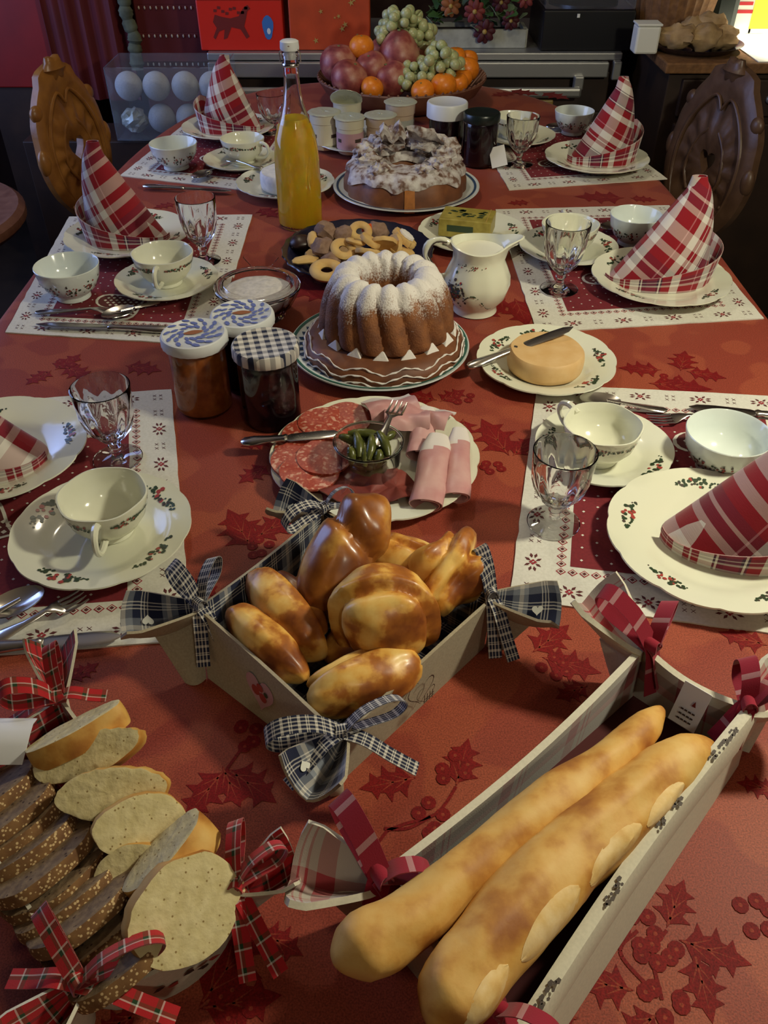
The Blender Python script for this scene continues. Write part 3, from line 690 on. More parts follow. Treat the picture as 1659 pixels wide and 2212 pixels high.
goblet('faceted glass at the near right in front of the teacup', (.199,.737,mz), .104, .0345, G_G)
goblet('faceted glass on the right mat beside the milk jug', (.304,1.352,mz), .117, .0365, G_G)
goblet('faceted glass at the far right in front of a saucer', (.314,2.005,mz), .106, .0365, G_G)
goblet('faceted glass behind the left teacup, beside the orange juice', (-.332,1.470,mz), .116, .0345, G_G)
goblet('faceted glass at the near left above the large saucer', (-.343,.862,mz), .108, .0350, G_G)
goblet('faceted glass at the far left behind the juice bottle neck', (-.281,2.25,mz), .092, .0365, G_G)
pz = mz+.0068
napkin('folded napkin cut by the right edge on the near right plate', (.405,.700), (.075,.025,.19), G_N, yaw=-.12, a=.085, b=.05, z0=pz)
napkin('tall folded napkin with broad red stripes on the right mat', (.476,1.375), (.034,.0,.178), G_N, a=.086, b=.045, z0=pz)
napkin('purple and grey folded napkin at the far right end', (.504,2.01), (.022,.0,.178), G_N, a=.074, b=.042, z0=pz, flaph=.085, mat='napkin_plaid_cross')
napkin('folded napkin leaning left on the plate behind the left bowl', (-.487,1.552), (-.034,.01,.176), G_N, a=.076, b=.045, z0=pz, flapside=-1)
napkin('folded napkin cut by the left edge', (-.520,.855), (-.075,.01,.16), G_N, a=.088, b=.055, z0=pz, flapside=-1)
napkin('tall narrow folded napkin at the far left behind the cups', (-.385,2.245), (.0,.0,.172), G_N, a=.078, b=.042, z0=pz, flapside=-1)
# cutlery
cz = mz+.0045
def Z(px, py, z=cz): return W(px, py, z)
spoon('spoon lying at the left edge below the large saucer', Z(-60,1352), Z(92,1282), G_CU)
fork('fork lying below the large fluted saucer, tines up', Z(-20,1388), Z(186,1288), G_CU)
knife('knife lying along the lower border of the near left mat', Z(-60,1402), Z(262,1374), G_CU)
knife('knife along the lower border of the left mat', Z(375,712), Z(78,700), G_CU)
fork('fork on the left mat beside the lattice heart', Z(78,676), Z(285,672), G_CU)
spoon('spoon on the left mat in front of the teacup', Z(345,652), Z(225,690), G_CU)
fork('fork whose tines point left behind the near right saucer', Z(1600,900), Z(1400,908), G_CU)
knife('knife at the top border of the near right mat', Z(1760,905), Z(1488,878), G_CU)
spoon('spoon lying behind the near right teacup', Z(1440,888), Z(1255,866), G_CU)
spoon('spoon between teacup and bowl on the right mat', Z(1440,470), Z(1300,497), G_CU)
spoon('spoon behind the far right saucer', Z(1300,262), Z(1182,278), G_CU)
spoon('spoon in front of the far left flowered bowl', Z(500,352), Z(420,388), G_CU)
knife('knife along the lower border of the far left mat', Z(310,402), Z(500,412), G_CU)
spoon('small spoon resting on the far left saucer', W(568,364,mz+.022), W(490,348,mz+.018), G_CU, R=.013)
# ================================================================ THE FOOD IN THE MIDDLE
def dish_on(c, z): return V((c[0], c[1], T+z))
# ---- orange juice bottle
b = thing('juice_bottle', 'tall glass bottle of orange juice with a white stopper', 'bottle', (-.167,1.653,T))
prof = [(0,.002),(.030,.001),(.038,0),(.0425,.004),(.0435,.012),(.0435,.09),(.0425,.135),(.0385,.168),(.031,.190),(.0245,.208),(.0185,.228),(.0155,.248),(.0138,.270),(.0130,.300),(.0145,.303),(.0145,.310),(.0130,.312)]
mb = MB(); mb.lathe(prof, 'glass', 48); mb.f.pop(); mb.m.pop(); mb.uv.pop()
inner = [(.0112,.312),(.0112,.30),(.0120,.270),(.0137,.248),(.0167,.228),(.0227,.208),(.0292,.190),(.0367,.168),(.0405,.135),(.0415,.09),(.0415,.012),(.036,.005),(0,.004)]
i2 = MB(); i2.lathe(inner, 'glass', 48); i2.f = i2.f[:-1] if len(i2.f[-1]) > 4 else i2.f
off = len(mb.v); mb.v += i2.v; 
for f, m_ in zip(i2.f, i2.m):
    if len(f) <= 4: mb.f.append([i+off for i in f]); mb.m.append(0); mb.uv.append(None)
nA = (len(prof)-1)*48; mb.f += [[nA+k, nA+(k+1)%48, off+(k+1)%48, off+k] for k in range(48)]; mb.m += [0]*48; mb.uv += [None]*48
mb.build('glass_body', b, merge=1e-6)
mb = MB(); mb.lathe([(0,.0042),(.036,.0052),(.0418,.012),(.0418,.09),(.0408,.135),(.0370,.168),(.0295,.190),(.0250,.200),(.0242,.2025),(0,.2025)], 'orange_juice', 40); mb.build('orange_juice', b, merge=1e-6)
mb = MB(); mb.lathe([(0,.300),(.0105,.300),(.0105,.314),(.0165,.3145),(.0172,.318),(.0165,.328),(.013,.330),(0,.330)], 'lid_white', 28); mb.build('stopper', b, merge=1e-6)
mb = MB(); mb.tube([(-.018,0,.295),(-.0185,-.003,.31),(-.010,-.012,.322),(0,-.0165,.323),(.010,-.012,.322),(.0185,-.003,.31),(.018,0,.295)], .0011, 'steel', 6); mb.lathe([(.0148,.288),(.0155,.289),(.0155,.293),(.0148,.294)], 'steel', 20); mb.build('wire_clip', b)

# ---- camembert on a saucer
plate('plate behind the juice bottle under a white-rind cheese', (-.215,1.85,0), .106, 'small cream plates', sprays=(.4,2.9,4.4), centre=False, h=.015)
def wheel(name, label, c, R, h, mat, cat='cheese', z=.008, cut=None):
    ob = thing(name, label, cat, (c[0], c[1], T+z)); mb = MB()
    mb.lathe([(0,0),(R*.9,0),(R*.98,.004),(R,h*.3),(R*1.005,h*.6),(R*.985,h*.88),(R*.93,h),(R*.5,h*1.01),(0,h*1.01)], mat, 40, rf=lambda a,r,z: 1+.02*noise.noise(V((math.cos(a)*2,math.sin(a)*2,z*30+c[0]))), zf=lambda a,r,z: .0012*noise.noise(V((r*30*math.cos(a),r*30*math.sin(a),c[1]))) if z > .002 else 0)
    mb.build('rind', ob, merge=1e-6); return ob
wheel('soft_cheese', 'white soft-rind cheese wheel on the plate behind the juice bottle', (-.212,1.842), .056, .036, 'camembert')

# ---- yogurt pots
plate('plate crowded with yogurt pots behind the chocolate cake', (-.05,2.17,0), .128, 'small cream plates', sprays=(4.1,5.2), centre=False, h=.015, mat='blue_white_china')
def pot(label, px, py, y, h, r, mat, lidtilt=0, lid=True, band='yogurt_pink', scal_=False, foil=True, z=.008):
    p = AY(px, py, y); c = V((p.x, y, T+z)); ob = thing('yogurt_pot', label, 'yogurt', c, -pi/2-1.15+.5*math.sin(px), 'yogurt pots on the plate')
    mb = MB(); mb.lathe([(0,0),(r*.82,0),(r*.88,.003),(r*.92,h*.3),(r*.93,h*.72),(r*.99,h*.74),(r*1.0,h*.97),(r*1.06,h*.98),(r*1.06,h),(r*.9,h),(r*.9,h-.004),(0,h-.004)], mat, 36); mb.build('cup', ob, merge=1e-6)
    mb = MB(); 
    for k in range(20):
        a, a2 = 2*pi*k/36-.6, 2*pi*(k+1)/36-.6; rr = r*.955; z0, z1 = h*.15, h*.62
        mb.poly([(rr*math.cos(a),rr*math.sin(a),z0),(rr*math.cos(a2),rr*math.sin(a2),z0),(rr*math.cos(a2),rr*math.sin(a2),z1),(rr*math.cos(a),rr*math.sin(a),z1)], band)
        if k in (4,5,12,13,14):
            rr = r*.962; z0, z1 = h*.36, h*.46; mb.poly([(rr*math.cos(a),rr*math.sin(a),z0),(rr*math.cos(a2),rr*math.sin(a2),z0),(rr*math.cos(a2),rr*math.sin(a2),z1),(rr*math.cos(a),rr*math.sin(a),z1)], 'dark_print')
    mb.build('printed_band', ob)
    if foil:
        mb = MB(); R_ = r*1.12; P = []
        for i in range(9):
            q = i/8; P.append([V((R_*q*math.cos(a), R_*q*math.sin(a), .0012+.0022*abs(nz((q*2+c.x*9, math.cos(a)*1.4, math.sin(a)*1.4), 2))+(-.002*max(0,q-.9)*10))) for a in [2*pi*k/30 for k in range(31)]])
        mb.sheet(P, .0006, 'foil', 'foil'); f = mb.build('foil_lid', ob); f.location = (0, lidtilt and r*.75 or 0, h+ (lidtilt and .012 or .0005)); f.rotation_euler = (lidtilt, 0, 0)
    return ob
pot('cream yogurt pot at the left of the plate, nearest the bottle', 704, 325, 2.12, .080, .036, 'yogurt_cream', band='yogurt_cream')
pot('pink-banded yogurt pot in the front middle of the plate', 757, 330, 2.085, .078, .034, 'yogurt_cream', band='yogurt_pink')
pot('beige yogurt pot right of the pink-banded one', 822, 326, 2.095, .080, .035, 'yogurt_beige', band='yogurt_beige')
pot('tall yogurt pot at the right end of the plate', 864, 312, 2.16, .092, .036, 'yogurt_beige', band='trough_white')
pot('yogurt pot at the back with its foil lid bent upright', 752, 300, 2.215, .080, .035, 'yogurt_cream', lidtilt=.75, band='yogurt_cream')

# ---- jars
def jar(label, c, R, h, fill, lid, lidR, lidh, patt=None, fill_h=.9, name='jam_jar', group='jam jars'):
    ob = thing(name, label, 'jar', (c[0], c[1], T), random.random(), group)
    mb = MB(); mb.lathe([(0,.003),(R*.8,.002),(R*.92,0),(R,.005),(R,.012),(R*.985,.02),(R*.985,h*.80),(R*.95,h*.88),(R*.86,h*.94),(R*.86,h)], 'glass', 44); mb.build('glass_body', ob, merge=1e-6)
    mb = MB(); mb.lathe([(0,.0045),(R*.9,.0045),(R*.965,.010),(R*.965,h*.78),(R*.93,h*.86),(R*.85,h*.90),(0,h*.90)], fill, 40); mb.build('filling', ob, merge=1e-6)
    mb = MB(); mb.lathe([(0,h+.001),(lidR*.97,h+.001),(lidR*.97,h-lidh*.9),(lidR,h-lidh),(lidR*1.02,h-lidh+.001),(lidR*1.02,h-.001),(lidR*.985,h+.0022),(lidR*.93,h+.003),(lidR*.9,h+.0022),(0,h+.0022)], lid, 52, rf=lambda a,r,z: 1+(.008*math.cos(26*a) if r > lidR*.99 and z < h-.002 else 0))
    lo = mb.build('lid', ob, merge=1e-6)
    if patt == 'floral':
        pr = MB(); rr = random.Random(int(c[0]*500)); z = h+.0032
        for k in range(11):
            for q in range(3):
                a = 2*pi*k/11+q*.29+rr.uniform(-.1,.1); r0 = lidR*(.40+.22*q+rr.uniform(-.02,.02)); d = V((math.cos(a+.9), math.sin(a+.9),0)); p = V((-d.y,d.x,0)); cc = V((r0*math.cos(a), r0*math.sin(a), z)); L = lidR*rr.uniform(.12,.17)
                if r0+L*.8 > lidR*.95: r0 = lidR*.80; cc = V((r0*math.cos(a), r0*math.sin(a), z+.00004*k))
                pr.poly([cc+d*(L*u)+p*(L*.52*v_) for u, v_ in ((-1,0),(-.5,-.8),(.4,-.8),(1,0),(.4,.8),(-.5,.8))], 'lid_blue')
        pr.poly([V((lidR*.24*math.cos(t)*(1+.3*math.cos(2*t)), lidR*.13*math.sin(t), z+.0002)) for t in [2*pi*k/14 for k in range(14)]], 'flower_orange')
        q = pr.build('printed_flowers', lo, smooth=False); q['kind'] = 'stuff'
    return ob
jar('jam jar nearest the camera with blue flowered lid and apricot jam', (-.252,.992), .0385, .112, 'apricot_jam', 'lid_white', .0435, .012, 'floral')
jar('dark jam jar with blue flowered lid half hidden behind its twin', (-.196,1.052), .0385, .110, 'dark_jam', 'lid_white', .0435, .012, 'floral')
j = jar('dark jam jar under a navy gingham lid', (-.154,.962), .0400, .114, 'dark_jam', 'gingham', .0432, .014)
j.rotation_euler.z = .25
jar('jar with a stepped white lid behind the black-lidded jar', (.148,2.095), .042, .115, 'dark_jam', 'lid_white', .047, .030, name='jam_jar')
j = jar('jar with a black lid and a white tag at the far right', (.222,2.02), .040, .112, 'dark_jam', 'black_lid', .041, .016)
tg = thing('tag', 'small white card tag leaning on the black-lidded jar', 'tag', (.262,1.985,T+.0))
mb = MB(); mb.box((0,0,.028), (.036,.001,.044), 'paper_white', R=Matrix.Rotation(-.25,3,'Y')@Matrix.Rotation(-.35,3,'X')); mb.build('card', tg)
mb = MB(); mb.tube([(-.008,.008,.052),(-.018,.016,.070),(-.012,.018,.082)], .0006, 'paper_white', 5); mb.build('string', tg)

# ---- chocolate cake with crumpled icing
plate('blue-rimmed plate under the iced chocolate cake', (.048,1.825,0), .157, 'rimmed cake plates', mat='blue_white_china', amp=0, sprays=(), centre=False, name='cake_plate', h=.016, bandmat=('blue_print','blue_print',.93,.85,0))
ck = thing('chocolate_cake', 'low ring-shaped chocolate cake topped with crumpled white icing', 'cake', (.045,1.815,T+.0075))
R0, R1, hk = .128, .030, .066
mb = MB()
def ckrf(a, r, z): return 1+(.05*abs(math.cos(6*a))-.02 if r > .06 else 0)
mb.lathe([(R1,0),(R0*.93,0),(R0,.006),(R0*.995,.03),(R0*.93,.052),(R0*.80,hk*.98),(R0*.58,hk*1.05),(.05,hk*.95),(R1*1.1,hk*.7),(R1,.02),(R1,0)], 'cake_brown', 72, rf=ckrf); mb.f = [f for f in mb.f if len(f) == 4]; mb.m = mb.m[:len(mb.f)]; mb.uv = mb.uv[:len(mb.f)]
mb.build('sponge', ck, merge=1e-6)
mb = MB(); P = []   # orange cut flank seen through the gap in the crust
for i in range(6):
    P.append([V((math.cos(a)*(R0*1.035-(i/5)**2*.010), math.sin(a)*(R0*1.035-(i/5)**2*.010), .004+.050*i/5)) for a in [-1.60+.16*k/5 for k in range(6)]])
mb.sheet(P, .002, 'cake_orange', 'cake_orange'); mb.build('cut_flank', ck)
mb = MB(); P = []; na = 96
for i in range(11):
    q = i/10; row = []
    for k in range(na+1):
        a = 2*pi*k/na; drip = .5+.5*noise.noise(V((math.cos(a)*3.1, math.sin(a)*3.1, 2))) ; drip = max(0, drip-.25)**1.2
        r = lerp(.032, R0*.95, min(1, q*1.15)); over = max(0, q-.72)/.28
        z = hk*1.06-.02*max(0,(q-.55))**1.5 + .004*nz((r*math.cos(a), r*math.sin(a), 0), 60)
        if over > 0: r = R0*(.93+.10*over*min(1,drip*2)); z = hk*.94-over*(.008+.040*drip)
        if q < .1: z -= .015
        rr_ = ckrf(a, r, 0) if r > .06 else 1
        row.append(V((r*rr_*1.01*math.cos(a), r*rr_*1.01*math.sin(a), z)))
    P.append(row)
mb.sheet(P, .003, 'icing', 'icing'); mb.build('icing', ck)
rr = random.Random(4)
for k, (a, r, s_, z) in enumerate([(2.5,.075,.030,.080),(2.0,.080,.032,.084),(3.0,.085,.026,.074),(2.75,.05,.024,.086),(3.5,.08,.024,.07),(1.6,.08,.022,.078),(.9,.075,.030,.084),(.4,.085,.032,.080),(1.25,.07,.026,.086),(-.1,.085,.028,.074),(-.6,.085,.024,.070),(.6,.05,.026,.088),(-2.2,.09,.022,.066),(-1.1,.09,.022,.064)]):
    mb = MB(); c_ = V((math.cos(a)*r, math.sin(a)*r, z))
    def fn(d, q, k=k, s_=s_): return q*(1+.45*noise.noise(d*2.2+V((k,0,0)))+.22*noise.noise(d*5+V((0,k,0))))
    mb.sphere(c_, (s_*1.1, s_*.9, s_*.75), 'icing', 18, 12, fn=fn); mb.build('icing_lump', ck, merge=1e-6, smooth=False)
mb = MB(); P = []
for i in range(10):
    P.append([V((-.052+.05*(k/8), -.010+.020*math.sin(i*.7)+.010*(i/9), .090+.040*(i/9)*(1+.3*math.sin(k*1.3))+.004*math.sin(i+k))) for k in range(9)])
mb.sheet(P, .003, 'icing', 'icing'); mb.build('icing_shard', ck)
mb = MB(); P = []
for i in range(10):
    P.append([V((.012+.075*(k/8)-.01*(i/9), .002+.014*math.sin(i*.6)+.006*math.cos(k), .085+.052*(i/9)*(1-.45*(k/8)**2)+.004*math.sin(i*2+k))) for k in range(9)])
mb.sheet(P, .003, 'icing', 'icing'); mb.build('icing_shard', ck)

# ---- fruit bowl
fb = thing('fruit_bowl', 'wide brown bowl piled with fruit at the far end', 'bowl', (.049,2.54,T))
RB = .232
mb = MB(); mb.lathe([(0,.008),(.10,.008),(.165,.018),(.205,.042),(RB*.985,.072),(RB,.074),(RB*1.01,.070),(.212,.036),(.17,.010),(.11,0),(0,0)], 'bowl_wood', 60, zf=lambda a,r,z: 0); mb.build('body', fb, merge=1e-6)
mb = MB()
for k in range(60):
    a = 2*pi*k/60; mb.tube([V((math.cos(a+da)*r, math.sin(a+da)*r, z)) for da, r, z in ((0,.196,.038),(.03,.222,.064),(.05,RB*1.0,.0755))], .0035, 'bowl_wood', 5)
o = mb.build('fluting', fb); o['kind'] = 'stuff'
def fruit(name, label, cat, px, py, y, r, mat, group, sq=.92, pear=0, seed=0):
    p = AY(px, py, y); ob = thing(name, label, cat, p, 0, group); R_ = Matrix.Rotation(seed*1.3, 3, 'Z') @ Matrix.Rotation(.5*math.sin(seed*2.1), 3, 'X')
    def fn(d, q):
        dim = 1-.10*math.exp(-((1-abs(d.z))*14)**2) - (.05*math.exp(-((1-d.z)*5)))
        k = 1-pear*max(0, d.z)**1.5*.45; return V((q.x*k, q.y*k, q.z*dim*(1+pear*.35)))
    mb = MB(); mb.sphere((0,0,0), (r,r,r*sq), mat, 24, 16, R=R_, fn=fn); mb.build('flesh', ob, merge=1e-6)
    mb = MB(); mb.sphere(R_ @ V((0,0,r*sq*(.84+pear*.33))), (r*.09,r*.09,r*.06), 'green_stem', 6, 4); mb.build('stem_scar', ob, merge=1e-6)
GM = 'mandarins in the fruit bowl'
for i, (px, py, y, r, lb) in enumerate([(781,101,2.50,.0335,'mandarin on top of the red fruit at the left'),(804,190,2.395,.0305,'mandarin at the front left of the bowl by the yogurt lids'),(913,197,2.37,.0310,'mandarin at the front middle below the grapes'),(958,184,2.40,.0345,'largest mandarin at the front right of the middle'),
        (990,180,2.43,.0270,'small mandarin squeezed beside the largest one'),(1008,150,2.49,.0345,'mandarin against the right rim of the bowl'),(984,124,2.55,.0300,'mandarin at the back right, topmost of its heap'),(1012,128,2.60,.0270,'mandarin at the far back right behind the others'),(922,106,2.60,.0320,'mandarin peeping out between the two bunches of grapes'),(1000,168,2.46,.026,'mandarin wedged in the middle of the right-hand heap')]):
    fruit('mandarin', lb, 'mandarin', px, py, y, r, 'mandarin', GM, .90, 0, i)
GR = 'red-skinned fruits in the bowl'
for i, (px, py, y, r, lb, pe) in enumerate([(733,137,2.50,.053,'red fruit at the back left of the bowl',0),(755,170,2.43,.050,'red fruit at the front left of the bowl',0),(803,148,2.47,.046,'dark red fruit in the middle left under a mandarin',0),(862,118,2.50,.056,'pear-shaped pink fruit standing in the middle',.8),(845,170,2.45,.050,'dark red fruit in shade below the pink one',0),(893,122,2.58,.044,'pink fruit behind the pear-shaped one',0),(830,120,2.58,.05,'red fruit at the back between mandarin and grapes',0),(905,160,2.53,.05,'red fruit buried under the lower grapes',0),(960,155,2.53,.045,'red fruit buried under the right-hand mandarins',0)]):
    fruit('red_fruit', lb, 'fruit', px, py, y, r, 'red_fruit', GR, .93, pe, i)
gm = MB(); gm.sphere((0,0,0), (.0135,.0135,.0150), 'grape', 14, 9)
def bunch(label, pts, y0, seed):
    rr = random.Random(seed); p0 = AY(pts[0][0], pts[0][1], y0); ob = thing('grape_bunch', label, 'grapes', p0, 0, 'bunches of green grapes')
    first = None; placed = []
    for (cx, cy, rad, n) in pts:
        k = 0; tries = 0
        while k < n and tries < 400:
            tries += 1; a = rr.random()*2*pi; q = rad*math.sqrt(rr.random()); y = y0+rr.uniform(-.03,.02)+ (.02 if q > rad*.7 else -.015)
            p = AY(cx+q*math.cos(a), cy+q*math.sin(a)*.85, y)
            if any((p-z).length < .0195 for z in placed): continue
            placed.append(p); k += 1
            if first is None: o = gm.build('grape', ob, merge=1e-6); first = o
            else: o = first.copy(); COL.objects.link(o); o.parent = ob
            o.location = p-p0; o.rotation_euler = (rr.random()*3, rr.random()*3, 0); s_ = rr.uniform(.85,1.1); o.scale = (s_,)*3
    st = MB(); q0 = sum(placed, V((0,0,0)))/len(placed)-p0
    st.tube([q0+V((0,.01,-.01)), q0+V((.02,.01,.02)), q0+V((.045,.02,.045))], .0018, 'green_stem', 6)
    for p in placed[::2]: st.tube([q0, (p-p0)*.9+q0*.1], .0009, 'green_stem', 4)
    o = st.build('stalk', ob)
bunch('upper bunch of green grapes crowning the fruit bowl', [(868,52,42,34),(905,75,34,22),(838,78,24,12)], 2.56, 1)
bunch('lower bunch of green grapes hanging over the mandarins', [(905,160,40,30),(950,130,38,24),(868,176,24,12),(975,150,26,12)], 2.455, 2)

# ---- cookies on a dark plate
cp = thing('serving_bowl', 'dark navy plate filled with assorted cookies', 'plate', (-.048,1.466,T)); RC = .137
mb = MB(); mb.lathe([(0,.006),(.085,.006),(.10,.012),(RC*.96,.030),(RC,.031),(RC*1.01,.029),(.105,.008),(.09,0),(0,0)], 'navy_glaze', 72, rf=lambda a,r,z: 1+.012*math.cos(24*a)*(r > .1)); mb.build('body', cp, merge=1e-6)
def cookie(kind, px, py, z, r, tilt=(0,0), label='', sc=1):
    p = W(px, py, z); ob = thing('cookie', label, 'cookie', p, random.random()*6, 'cookies on the dark plate'); ob.rotation_euler = (tilt[0], tilt[1], random.random()*6)
    mb = MB()
    if kind == 'ring':
        P = [[V(((r*.68+r*.34*math.cos(b_))*math.cos(a), (r*.68+r*.34*math.cos(b_))*math.sin(a), r*.24*math.sin(b_))) for b_ in [2*pi*k/10 for k in range(10)]] for a in [2*pi*k/24 for k in range(24)]]
        mb.grid(P, 'biscuit', True, True); mb.build('dough', ob)
    elif kind == 'disc':
        mb.lathe([(0,-.004),(r*.95,-.004),(r,0),(r*.93,.004),(r*.4,.005),(0,.0048)], 'biscuit', 24, rf=lambda a,r_,z: 1+.04*math.cos(9*a+px)); mb.build('dough', ob, merge=1e-6)
    elif kind == 'rock':
        mb.sphere((0,0,0), (r,r*.9,r*.75), 'cocoa_biscuit', 16, 10, fn=lambda d,q: q*(1+.28*noise.noise(d*1.8+V((px,0,0)))+.12*noise.noise(d*5+V((0,py,0))))); mb.build('dough', ob, merge=1e-6)
    elif kind == 'choc':
        mb.sphere((0,0,0), (r,r*.9,r*.6), 'chocolate', 14, 8, fn=lambda d,q: q*(1+.15*noise.noise(d*2+V((px,0,0))))); mb.build('dough', ob, merge=1e-6)
    elif kind == 'star':
        mb.lathe([(0,-.005),(r*.95,-.005),(r,.0),(r*.9,.005),(0,.0055)], 'biscuit', 40, rf=lambda a,r_,z: 1+.09*math.cos(10*a)); mb.build('dough', ob, merge=1e-6)
        m2 = MB(); m2.lathe([(0,.0057),(r*.62,.0057),(r*.6,.009),(r*.4,.010),(0,.010)], 'powder', 20, rf=lambda a,r_,z: 1+.06*math.cos(10*a)); m2.build('sugar_icing', ob, merge=1e-6)
    elif kind == 'long':
        mb.tube([(-r*1.25,0,0),(-r*.9,0,.001),(0,0,.003),(r*.9,0,.001),(r*1.25,0,0)], [r*.2,r*.5,r*.62,r*.5,r*.2], 'biscuit', 12, flat=.5); mb.build('dough', ob)
    elif kind == 'candy':
        mb.box((0,0,0), (r,r*.8,r*.8), 'orange_candy'); mb.build('candy', ob, smooth=False, bevel=.001)
for k, (kind, px, py, z, r, tl, lb) in enumerate([
    ('ring',742,538,.052,.0235,(.45,.1),'pale ring cookie with a slit hole in the front of the pile'),('ring',706,584,.034,.030,(.2,0),'large ring cookie at the near rim with a filled hole'),('ring',778,500,.050,.022,(.5,-.2),'ring cookie at the back beside the orange candy'),
    ('disc',796,545,.050,.024,(.5,.2),'golden disc cookie lying flat in the middle'),('disc',800,520,.062,.020,(.3,.5),'small disc cookie stacked on the middle one'),('disc',828,525,.056,.025,(.6,-.5),'large upright disc cookie right of the middle'),('ring',768,522,.060,.018,(.2,-.3),'small ring cookie stacked over the middle ones'),('disc',850,532,.046,.022,(.8,-.9),'disc cookie leaning against the starry one'),
    ('rock',700,535,.048,.024,(0,0),'brown lumpy cookie left of the pale ring'),('rock',706,505,.044,.024,(0,1),'brown lumpy cookie at the back left'),('rock',742,508,.044,.021,(0,0),'brown lumpy cookie at the back middle'),('rock',720,560,.036,.022,(0,0),'brown lumpy cookie at the front left'),
    ('choc',652,525,.030,.024,(0,0),'dark chocolate piece at the left rim'),('choc',752,572,.034,.016,(0,0),'dark chocolate piece at the front of the pile'),('long',664,564,.032,.022,(0,.1),'golden oblong cookie at the near left rim'),('long',778,566,.036,.020,(0,.3),'oblong cookie at the front beside the powdered cake'),
    ('star',874,514,.048,.024,(.6,-.2),'star-edged cookie topped with white icing'),('candy',792,492,.050,.016,(.3,.3),'orange candy at the back of the plate'),('long',675,518,.040,.016,(.2,.4),'small golden cookie between brown lumps at the left'),('disc',868,545,.036,.024,(.2,.1),'disc cookie below the iced star'),
    ('disc',760,545,.032,.026,(0,0),'disc cookie at the bottom of the pile'),('disc',690,550,.026,.026,(0,0),'disc cookie underneath the brown lumps'),('disc',830,560,.028,.028,(0,.1),'disc cookie at the bottom right of the pile'),('rock',815,500,.036,.022,(0,0),'brown lumpy cookie behind the orange candy')]):
    cookie(kind, px, py, z, r, tl, lb)

# ---- butter
plate('cream plate under the gold butter packet', (.171,1.575,0), .104, 'small cream plates', sprays=(.2,1.4,2.5,3.8), centre=False, h=.015)
bt = thing('butter_packet', 'block of butter wrapped in printed gold foil', 'butter', (.160,1.580,T+.008), -.25)
mb = MB(); mb.box((0,0,.0235), (.100,.068,.034), 'gold_foil'); mb.build('wrapper', bt, smooth=False, bevel=.002)
mb = MB(); rr = random.Random(2)
for k in range(26):
    x, y = rr.uniform(-.036,.032), rr.uniform(-.022,.018); q = rr.uniform(.003,.007); mb.poly([(x-q,y-q*.4,.0412),(x+q*.7,y-q*.5,.0412),(x+q,y+q*.3,.0412),(x-q*.2,y+q*.6,.0412)], 'green_print')
mb.box((.040,0,.0408), (.0015,.066,.0012), 'gold_print'); mb.box((-.008,-.0342,.024), (.05,.0008,.012), 'green_print')
o = mb.build('print', bt, smooth=False); o['kind'] = 'stuff'

# ---- milk jug
jg = thing('milk_jug', 'cream pottery jug full of milk beside the powdered cake', 'jug', (.152,1.283,T))
hj = .116
jp = [(0,.004),(.024,.003),(.033,0),(.0365,.002),(.0345,.009),(.037,.015),(.049,.030),(.0545,.048),(.0535,.062),(.047,.078),(.0415,.090),(.0415,.100),(.045,.110),(.047,hj),(.0445,hj+.001),(.0425,.110),(.0385,.100),(.0385,.090)]
def jrf(a, r, z):
    k = 1+.012*math.cos(10*a)*(.02 < z < .09)
    if z > .088: k += .50*math.exp(-((a if a < pi else a-2*pi)/.34)**2)*((z-.088)/(hj-.088))**1.3
    return k
def jzf(a, r, z):
    if z < .1: return 0
    aa = a if a < pi else a-2*pi
    return .007*math.exp(-(aa/.45)**2)+.003*math.cos(2*a)
mb = MB(); mb.lathe(jp, 'porcelain', 80, rf=jrf, zf=jzf); mb.f = [f for f in mb.f if len(f) <= 4 or f[0] < 200]; mb.m = [0]*len(mb.f); mb.uv = [None]*len(mb.f)
mb.build('body', jg, merge=1e-6)
mb = MB(); mb.lathe([(0,.098),(.0395,.098),(.0405,.104),(0,.1045)], 'milk', 40); mb.build('milk', jg, merge=1e-6)
mb = MB(); mb.tube([V((x,0,z)) for x, z in smooth_path([(-.040,.108),(-.060,.122),(-.080,.116),(-.086,.096),(-.074,.076),(-.062,.062),(-.050,.060)], 22)], [.0048+.0012*math.sin(k) for k in range(22)], 'porcelain', 10, up=V((0,1,0)))
mb.build('handle', jg)
mb = MB(); mb.tube([V((x,-.0052,z)) for x, z in smooth_path([(-.052,.119),(-.072,.118),(-.080,.098),(-.072,.082)], 12)], .0011, 'dark_print', 5, up=V((0,1,0))); mb.build('handle_stripe', jg)
pr = MB(); rr = random.Random(11)
def jr(z):
    for (r0,z0),(r1,z1) in zip(jp[3:], jp[4:]):
        if z0 <= z <= z1: return lerp(r0, r1, (z-z0)/(z1-z0))
    return .05
def jfn(a, z): r = jr(z)*jrf(a, 0, z)+.0012; return V((r*math.cos(a), r*math.sin(a), z))
for k in range(150):
    if k < 85: a, z = rr.gauss(-2.35,.15), rr.gauss(.050,.009); c_ = rr.choice(['green_print','dark_print','dark_print','red_print','blue_print'])
    elif k < 110: a, z = rr.gauss(-1.95,.22), rr.gauss(.091,.002); c_ = rr.choice(['dark_print','red_print'])
    else: t = rr.random(); a, z = -2.1+1.0*t, .036+.014*math.sin(t*5); c_ = 'green_print'
    q = rr.uniform(.0010,.0032) if k < 85 else rr.uniform(.0008,.0014)
    pr.poly([jfn(a+math.cos(w_)*q/.05, z+math.sin(w_)*q) for w_ in (0,1.05,2.1,3.14,4.2,5.24)], c_)
o = pr.build('printed_flowers', jg, smooth=False); o['kind'] = 'stuff'

